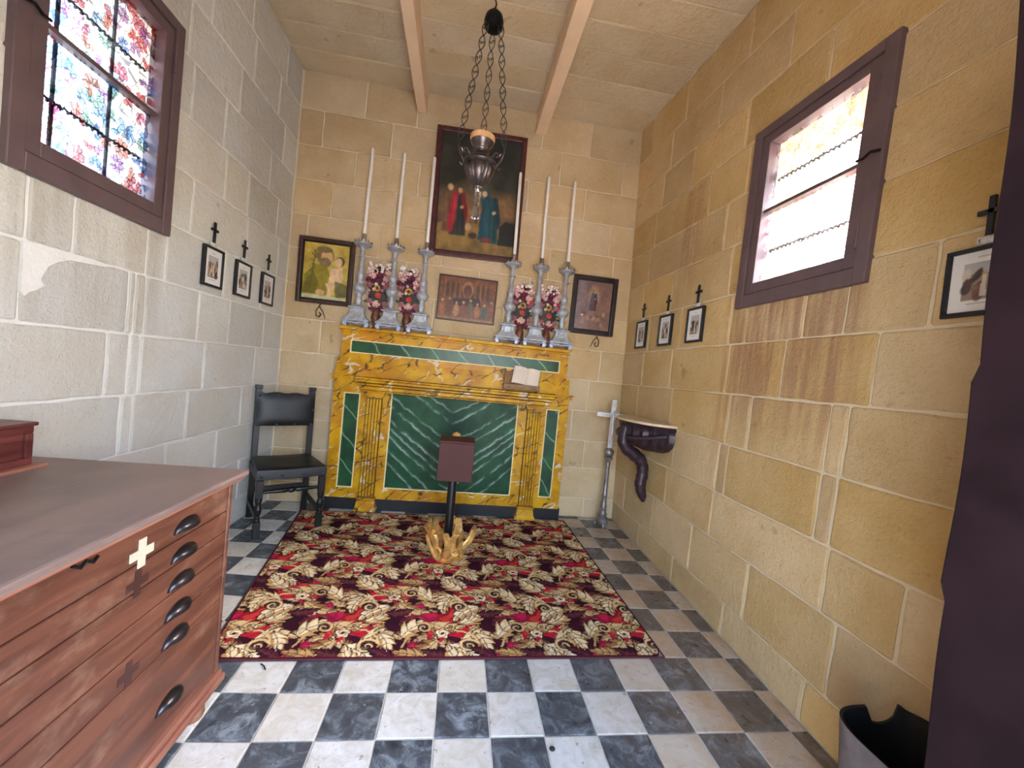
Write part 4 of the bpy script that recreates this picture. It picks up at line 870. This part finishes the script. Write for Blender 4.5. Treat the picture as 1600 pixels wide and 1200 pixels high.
for j in range(nv+1):
    for i in range(nu+1):
        u, v = i/nu*2-1, j/nv*2-1; puff = .022*max(0, (1-u**4)*(1-v**4))**.7; z = .84+v*.125+(.012*abs(math.sin(u*PI*1.5))-.004*abs(u) if v > .99 else 0); G.append((u*.205, D2-.005+(z-.7)*.07-puff-.018, z))
m = len(G); G2 = [(x, D2+.015+(z-.7)*.07, z) for x, y, z in G]; F = []
for j in range(nv):
    for i in range(nu):
        a = j*(nu+1)+i; F += [(a, a+1, a+nu+2, a+nu+1), (m+a, m+a+nu+1, m+a+nu+2, m+a+1)]
rim = [i for i in range(nu+1)]+[(j+1)*(nu+1)+nu for j in range(nv)]+[nv*(nu+1)+nu-1-i for i in range(nu)]+[(nv-1-j)*(nu+1) for j in range(nv-1)]
for a, b in zip(rim, rim[1:]+rim[:1]): F.append((a, b, m+b, m+a))
bk.add(G+G2, F); back = obj('backrest', bk, M['leather'], t, smooth=True)
for (x, z) in [(u*.185, z) for z in (.725, .95) for u in (-1, -.33, .33, 1)]+[(-.195, .84), (.195, .84)]: obj('stud', MB().ball((x, D2-.03+(z-.7)*.07, z), .011, 10, 6, (1, .6, 1)), M['stud'], back, smooth=True)
for x in (-.2, -.07, .07, .2): obj('stud', MB().ball((x, -.226, .425), .010, 10, 6, (1, .6, 1)), M['stud'], seat, smooth=True)

# ------------------------------------------------------------------ standing crucifix
t = thing('standing_crucifix', 'silver crucifix on a tall turned foot in the right back corner', 'crucifix', (1.362, 2.045, 0), -.12)
for k in range(3):
    a = -PI/2+2*PI*k/3; d = Vector((math.cos(a), math.sin(a), 0)); obj('foot', MB().tube([d*.03+Vector((0,0,.06)), d*.055+Vector((0,0,.045)), d*.065+Vector((0,0,.02)), d*.06+Vector((0,0,.006))], [.014,.014,.013,.010], 8), M['pewter'], t, smooth=True)
obj('stem', MB().lathe([(.04,.03),(.055,.045),(.06,.065),(.05,.085),(.03,.095),(.034,.11),(.04,.118),(.03,.13),(.026,.15),(.032,.16),(.025,.172),(.03,.19),(.023,.21),(.022,.28),(.027,.29),(.021,.30),(.02,.40),(.018,.55),(.022,.58),(.018,.595),(.024,.61),(.036,.625),(.038,.64),(.02,.646)], 20, flute=0), M['pewter'], t, smooth=True)
obj('globe', MB().ball((0,0,.683), .043, 18, 12), M['pewter'], t, smooth=True)
cr = MB(); cr.box(-.02, .02, -.008, .008, .722, 1.16); cr.box(-.145, .145, -.0079, .0079, 1.0, 1.038); obj('cross', cr, M['cross_silver'], t, bevel=.003)
co = MB(); co.tube([(0,-.018,1.03),(0,-.022,.99),(0,-.02,.94),(.004,-.024,.88),(0,-.018,.80),(0,-.014,.77)], [.010,.016,.013,.014,.008,.005], 8)
for s in (-1, 1): co.tube([(s*.008,-.018,1.0),(s*.05,-.014,1.015),(s*.11,-.012,1.022)], [.007,.006,.005], 6)
co.ball((.002,-.022,1.048), .013, 8, 6); obj('corpus', co, M['cross_silver'], t, smooth=True)
obj('title_plate', MB().box(-.022,.022,-.012,-.008,1.10,1.12), M['cross_silver'], t)

# ------------------------------------------------------------------ carved console bracket
KY = 1.55; KX = XR(KY, 1.0)-.008
t = thing('wall_console', 'dark carved console bracket with a pale top on the right wall', 'bracket', (KX, KY, 0))
def half(a, b, n=20): return [(-a*math.sin(PI*k/n), b*math.cos(PI*k/n)) for k in range(n+1)]
mb = MB(); mb.rings([[(x, y, z) for x, y in half(a, b)] for (a, b, z) in ((.272, .325, 1.03), (.278, .33, 1.035), (.278, .33, 1.046), (.272, .325, 1.05))]); obj('shelf_top', mb, M['shelf_marble'], t)
mb = MB(); rs = []
for (f, z) in ((1.0, 1.03), (1.03, 1.015), (.98, .995), (.95, .965), (.98, .93), (.92, .885), (.78, .85), (.5, .822), (.15, .808)):
    n = 44; ring = []
    for k in range(n+1):
        a = PI*k/n; rip = 1+.045*math.cos(a*22)*(1 if z < 1.0 else .2); ring.append((-.25*f*rip*math.sin(a), .31*f*(1+.03*math.cos(a*22)*(z < 1.0))*math.cos(a), z+.018*abs(math.sin(a*3))*(1.03-z)*3))
    rs.append(ring)
mb.rings(rs); ap = obj('carved_apron', mb, M['carved'], t, smooth=True)
for s in (-1, 1):
    mb = MB().tube([(-.255*math.sin(a)-.012, s*.315*math.cos(a), .965-.05*math.sin((a-.2)*1.3)) for a in [.2+.1*i for i in range(12)]], [.016]*12, 8); obj('carved_garland', mb, M['carved'], ap, smooth=True)
    sc = MB(); sc.tube([(-.16+(.03-.0028*i)*math.cos(i*.7)*0.5, s*.265+(.03-.0028*i)*math.cos(i*.7), .985+(.03-.0028*i)*math.sin(i*.7)) for i in range(10)], .008, 6); obj('carved_scroll', sc, M['carved'], ap, smooth=True)
path = [(-.225,.99,.04),(-.238,.93,.046),(-.245,.87,.046),(-.215,.815,.046),(-.15,.775,.05),(-.095,.74,.05),(-.065,.69,.045),(-.058,.62,.044),(-.068,.55,.044),(-.06,.50,.04),(-.04,.45,.034),(-.028,.405,.014)]
pp = []; 
for i in range(len(path)-1):
    for k in range(3): f = k/3; pp.append(tuple(path[i][j]*(1-f)+path[i+1][j]*f for j in range(3)))
pp.append(path[-1])
mb = MB().tube([(x, 0, z) for x, z, r in pp], [r*(1+.06*math.sin(i*2.1)) for i, (x, z, r) in enumerate(pp)], 12); obj('scroll_leg', mb, M['carved'], t, smooth=True)

# ------------------------------------------------------------------ chest of drawers
X0, X1, Y0, Y1 = XL+.012, -.805, -1.10, .165
t = thing('chest_of_drawers', 'long red-brown chest of drawers with cup handles along the left wall', 'chest of drawers', (0, 0, 0))
obj('body', MB().box(X0, X1-.02, Y0, Y1, .10, .822), M['mahogany'], t)
mb = MB(); mb.box(X0, -.77, Y0-.03, .21, .828, .85); obj('top', mb, M['top_wood'], t, bevel=.008)
mb = MB(); mb.box(X0, -.782, Y0-.02, .196, .815, .83); obj('top_moulding', mb, M['edge_wood'], t, bevel=.005)
for y in (Y1-.018, Y0): obj('corner_post', MB().box(X1-.03, X1+.004, y, y+.018, .12, .815), M['mahogany'], t, bevel=.004)
mb = MB(); mb.box(X0, X1+.012, Y0-.01, Y1+.012, .095, .118); mb.box(X0, X1+.02, Y0-.015, Y1+.02, .07, .097); obj('base_moulding', mb, M['edge_wood'], t, bevel=.006)
ZD = [.812, .715, .640, .557, .476, .394, .124]; HZ = [.752, .668, .585, .498, .417, .222]
def cup_pull(y, z):
    mb = MB(); n, m_ = 14, 7; P = []
    for j in range(m_+1):
        b = PI/2*j/m_
        for i in range(n+1):
            a = PI*i/n; P.append((.026*math.sin(b)*(.35+.65*math.sin(a)) if j else .0, .052*math.cos(a)*(math.cos(b)*.999+.0) if False else .052*math.cos(a)*math.cos(b*.55), .03*math.sin(a)*math.cos(b*.9)))
    G = [(X1+.001+p[0], y+p[1], z+p[2]-.012) for p in P]; F = []
    for j in range(m_):
        for i in range(n): k = j*(n+1)+i; F.append((k, k+1, k+n+2, k+n+1))
    mb.add(G, F); mb.prism([(y+.056*math.cos(a), z-.014+.036*math.sin(a)) for a in [PI*i/16 for i in range(17)]], 0, .003, lambda a, b, d: (X1+d, a, b))
    return mb
for k in range(6):
    z1, z0 = ZD[k], ZD[k+1]; dr = obj('drawer', MB().box(X1-.018, X1, Y0+.02, Y1-.021, z0+.0022, z1-.0022), M['mahogany'], t, bevel=.0025)
    for y in (-.066-.0035*k, -.90): obj('handle', cup_pull(y, HZ[k]), M['brass'], dr, smooth=True, label='dark metal cup handle')
def plus(y, z, s, d, sh=.3):
    mb = MB(); w = s*.30; pts = [(-w,-s),(w,-s),(w,-w),(s,-w),(s,w),(w,w),(w,s),(-w,s),(-w,w),(-s,w),(-s,-w),(-w,-w)]; mb.prism([(y+a, z+b) for a, b in pts], 0, d, lambda a, b, d_: (X1+.0005+d_, a, b)); return mb
obj('cross_plate', plus(-.237, .742, .038, .003), M['tin'], t, label='pale cross-shaped plate')
M['stain'] = pm('dark_cross_mark', (66,38,34), .5, var=.2)
obj('cross_mark', plus(-.243, .664, .036, .0006), M['stain'], t, label='dark cross-shaped mark'); obj('cross_mark', plus(-.25, .428, .034, .0006), M['stain'], t, label='dark cross-shaped mark')
for (x, y) in ((-.84, .095), (-.84, -1.02), (-1.5, .095), (-1.5, -1.02)): obj('foot', MB().lathe([(.032,0),(.038,.012),(.036,.03),(.028,.045),(.034,.055),(.034,.07)], 16, (x, y, 0)), M['foot'], t, smooth=True)
obj('lock_scroll', MB().tube([(X1+.004, -.43, .803), (X1+.008, -.415, .792), (X1+.006, -.40, .80), (X1+.008, -.385, .79), (X1+.004, -.37, .796)], .004, 6), M['iron'], t)
# box on the chest
t = thing('wooden_box', 'dark red panelled wooden box on top of the chest of drawers', 'box', (0, 0, .85))
obj('body', MB().box(X0+.01, -1.365, -.62, .075, .012, .135), M['box_wood'], t, bevel=.003); mb = MB(); frame_boxes(mb, -.62, .075, .012, .135, .022, 0, 1); mb.v = [(-1.366+.010*y, x, z) for x, y, z in mb.v]; obj('front_frame', mb, M['box_wood'], t, bevel=.003)
obj('lid', MB().box(X0+.008, -1.352, -.63, .085, .135, .148), M['box_wood'], t, bevel=.004); obj('plinth', MB().box(X0+.008, -1.335, -.65, .105, 0, .012), M['edge_wood'], t, bevel=.003)

# ------------------------------------------------------------------ rug
RQ = [(-.965, .36), (1.08, .395), (1.03, 2.125), (-1.235, 2.06)]
NX, NY = 600, 500; RW, RH = 2.08, 1.72
TW, TH = .47, .60
T_ = Ras(TW, TH, 188, 240, (56,16,32)); T_.put(np.clip(T_.noise(5, 1)*3-1.3, 0, 1), (36,14,26), .8)
Xm, Ym = T_.u*TW, T_.v*TH
def local(cx, cy, ang):
    dx = np.mod(Xm-cx+TW/2, TW)-TW/2; dy = np.mod(Ym-cy+TH/2, TH)-TH/2; c, s = math.cos(ang), math.sin(ang); return dx*c+dy*s, -dx*s+dy*c
def rleaf(cx, cy, ang, L, W, curl=0.0, c1=(228,208,166), c2=(188,148,94), lobes=4):
    mx, my = cx+math.cos(ang)*L/2, cy+math.sin(ang)*L/2; x, y = local(mx, my, ang); u = x/L+.5; y = y-curl*L*(np.sin(np.clip(u, 0, 1)*PI)-.6)*.35
    uc = np.clip(u, 0, 1); saw = np.mod(uc*lobes-np.abs(y)/W*.55, 1); w = W*np.sin(uc**.7*PI)**.75*(.45+.55*saw**.8)
    m = (u > 0) & (u < 1) & (np.abs(y) < w); e = np.abs(y)/np.maximum(w, 1e-4)
    T_.put((u > -.05) & (u < 1.05) & (np.abs(y) < w+.006), (44,20,22)); T_.put(m, c2); T_.put(m & (e < .8) & (y > -w*.35), c1); T_.put(m & (np.abs(y) < .0022), (92,58,40), .9); T_.put(m & (saw < .13) & (e > .1), (104,66,44), .8)
def rspiral(cx, cy, ang, r0, turns, flip=1, col=(216,182,128), w=.007):
    x, y = local(cx, cy, ang); y = y*flip; r = np.hypot(x, y); th = np.mod(np.arctan2(y, x), 2*PI)
    T_.put(r < r0*.8, (48,14,34), .85)
    for k in range(int(turns)+1):
        rho = r0*(1-(th+2*PI*k)/(2*PI*turns+.5)); ok = rho > .004
        T_.put((np.abs(r-rho) < w+.003) & ok, (38,16,22)); T_.put((np.abs(r-rho) < w*np.clip(rho/r0+.3, 0, 1)) & ok, col)
def rtail(pts, w, col=(216,182,128)):
    for (x0, y0), (x1, y1) in zip(pts, pts[1:]):
        L = math.hypot(x1-x0, y1-y0); x, y = local((x0+x1)/2, (y0+y1)/2, math.atan2(y1-y0, x1-x0)); m = np.abs(x) < L/2+.003
        T_.put(m & (np.abs(y) < w), col)
def rrose(cx, cy, r, c=(232,216,184)):
    x, y = local(cx, cy, .3); rr = np.hypot(x, y)/r; th = np.arctan2(y, x); lob = 1+.16*np.cos(5*th); T_.put(rr < lob*1.12, (38,18,22)); T_.put(rr < lob*.98, (186,146,104)); T_.put((rr < lob*.92) & (np.sin(rr*11+th*2) > -.3), c); T_.put((rr < .3), (84,40,40))
def rred(cx, cy, ang, L, W, c=(178,28,48), c3=(212,52,56)):
    x, y = local(cx, cy, ang); u = x/L+.5; w = W*np.sin(np.clip(u, 0, 1)*PI)**.6*(.7+.3*np.sin(u*13)); T_.put((u > 0) & (u < 1) & (np.abs(y) < w), c); T_.put((u > .1) & (u < .9) & (np.abs(y-.012) < w*.6), c3, .85)
def berries(cx, cy, n, r, seed):
    rd = random.Random(seed)
    for _ in range(n):
        x, y = local(cx+rd.uniform(-r, r), cy+rd.uniform(-r, r), 0); q = np.hypot(x, y); T_.put(q < .011, (40,22,22)); T_.put(q < .008, rd.choice([(206,172,120), (150,110,76), (222,200,160)]))
def motif(cx, cy, v):
    rred(cx+.04, cy+.04, .5, .28, .085); rred(cx-.14, cy-.12, .6, .24, .075, (146,22,58), (186,34,70)); rred(cx+.16, cy-.13, 2.5, .20, .06, (150,24,40), (196,60,48))
    rleaf(cx-.22, cy+.00, .55, 0.224, 0.065, .5); rleaf(cx-.10, cy+.10, -.25, 0.213, 0.068, -.5, (210,180,128), (164,120,74)); rleaf(cx+.02, cy-.06, -.7, 0.190, 0.060, .4, (232,214,176), (192,150,100)); rleaf(cx-.02, cy-.05, 3.6, 0.190, 0.058, .5, (206,176,124), (150,108,66)); rleaf(cx+.10, cy+.08, .9, 0.179, 0.058, -.4); rleaf(cx+.08, cy-.02, .1, 0.190, 0.058, .6, (220,196,150), (176,132,82))
    rleaf(cx-.16, cy+.16, .2, 0.146, 0.047, 0, (190,150,96), (134,94,60)); rleaf(cx+.17, cy+.02, -1.3, 0.157, 0.052, .3, (228,206,164), (180,138,88))
    rspiral(cx+.115, cy-.075, .4, .05, 1.6, 1); rtail([(cx+.165, cy-.06), (cx+.15, cy-.01), (cx+.10, cy+.03), (cx+.06, cy+.035)], .005); rspiral(cx-.095, cy+.055, 2.4, .042, 1.5, -1, (206,168,112)); rtail([(cx-.13, cy+.03), (cx-.17, cy-.01), (cx-.20, cy-.08)], .005, (196,156,104)); rspiral(cx-.06, cy-.125, 4.0, .034, 1.4, 1, (150,88,64), .006)
    rrose(cx-.005, cy+.012, .033); berries(cx+.045, cy+.045, 7, .028, v); berries(cx-.05, cy-.02, 5, .02, v+1); rleaf(cx+.02, cy-.14, 2.9, 0.134, 0.039, .3, (88,34,46), (60,20,36)); rleaf(cx-.02, cy+.15, .5, 0.123, 0.039, 0, (76,24,44), (50,16,34))
rd = random.Random(8)
for _ in range(26):
    c = rd.choice([((150,110,72), (104,70,48)), ((120,40,52), (84,24,40)), ((176,136,90), (124,86,56)), ((90,26,46), (60,18,34)), ((206,178,132), (150,112,72))]); rleaf(rd.random()*TW, rd.random()*TH, rd.uniform(0, 6.3), rd.uniform(.09, .15), rd.uniform(.028, .045), rd.uniform(-.5, .5), *c)
motif(TW*.25, TH*.25, 5); Xm = TW-Xm; motif(TW*.30, TH*.75, 9); Xm = TW-Xm
R_ = Ras(RW, RH, NX, NY, (58,16,28)); xs_ = R_.u*RW+(R_.noise(12, 21)-.5)*.016+.05; ys_ = R_.v*RH+(R_.noise(12, 22)-.5)*.016
R_.a = T_.a[(np.mod(ys_/TH, 1)*T_.ny).astype(int) % T_.ny, (np.mod(xs_/TW, 1)*T_.nx).astype(int) % T_.nx]
R_.put((R_.noise(60, 31) > .66), (46,20,24), .3); R_.mottle(.22, 50, 12)
bd = np.minimum(np.minimum(R_.u*RW, (1-R_.u)*RW), np.minimum(R_.v*RH, (1-R_.v)*RH)); R_.put(bd < .010, (70,20,28))
M['rug'] = print_mat('wool_rug_pile', .95, .6, 420, .1)
t = thing('rug', 'red, maroon and cream leaf-patterned rug in front of the altar', 'rug', (0, 0, 0))
def rug_fn(u, v):
    q = [np.array(p) for p in RQ]; P = (q[0][None]*((1-u)*(1-v))[:, None]+q[1][None]*(u*(1-v))[:, None]+q[2][None]*(u*v)[:, None]+q[3][None]*((1-u)*v)[:, None])
    ed = np.minimum(np.minimum(u*RW, (1-u)*RW), np.minimum(v*RH, (1-v)*RH)); z = .003+.008*np.clip(ed/.012, 0, 1)**.6+.0012*np.sin(u*37)*np.cos(v*29)
    k = np.clip((u-.97)/.03, 0, 1)*np.clip((.03-v)/.03, 0, 1); P = P-np.stack([k*.02, -k*.015], 1)
    return np.concatenate([P, z[:, None]], 1)
canvas('pile', R_, M['rug'], rug_fn, t)
pth = [(RQ[i][0]+(RQ[(i+1) % 4][0]-RQ[i][0])*k/12, RQ[i][1]+(RQ[(i+1) % 4][1]-RQ[i][1])*k/12, .0045) for i in range(4) for k in range(12)]
M['binding'] = pm('rug_binding', (74,30,34), .9)
obj('edge_binding', MB().tube(pth, .0042, 6, closed=True), M['binding'], t)

# ------------------------------------------------------------------ bin by the door
t = thing('notched_bin', 'dark open bin with a notched rim beside the open door', 'bin', (1.295, -.50, 0), .02)
def superell(a, b, n=48, e=3.2): return [(a*math.copysign(abs(math.cos(2*PI*k/n))**(2/e), math.cos(2*PI*k/n)), b*math.copysign(abs(math.sin(2*PI*k/n))**(2/e), math.sin(2*PI*k/n))) for k in range(n)]
def notch(x, y):
    if y < .08: return 0
    f = (x-.05)/.05; return -.055*math.sqrt(max(0, 1-f*f)) if abs(f) < 1 else .012*math.exp(-((abs(f)-1)/.25)**2)
o_ = []; 
for (s, z) in ((.78, .0), (.80, .01), (.92, .2), (1.0, 1)):
    o_.append([(x*s, y*s, (z if z < 1 else .40+notch(x, y))) for x, y in superell(.155, .165, 96)])
i_ = [[(x*s*.955, y*s*.955, (z if z < 1 else .398+notch(x, y))) for x, y in superell(.155, .165, 96)] for (s, z) in ((1.0, 1), (.92, .2), (.80, .015))]
obj('outside', MB().rings(o_, False), M['bin_grey'], t, smooth=True); mb = MB().rings([o_[-1]]+i_, False); mb.f.append(tuple(range(3*96, 4*96))); obj('inside', mb, M['bin_black'], t, smooth=True)

# ------------------------------------------------------------------ bits on the floor
o = obj('twig', MB().tube([(-.022,0,.003),(0,.002,.005),(.022,-.001,.003)], .0028, 6), M['wick'], None); o.location = (-.715, .33, 0); o.rotation_euler = (0, 0, -.75); tag(o, 'small dark twig on a cream tile by the chest of drawers', 'twig')
o = obj('pebble', MB().ball((0,0,.006), .011, 8, 6, (1,.8,.55)), M['wick'], None, smooth=True); o.location = (.415, -.055, 0); tag(o, 'dark pebble on the tiles in the foreground', 'pebble')
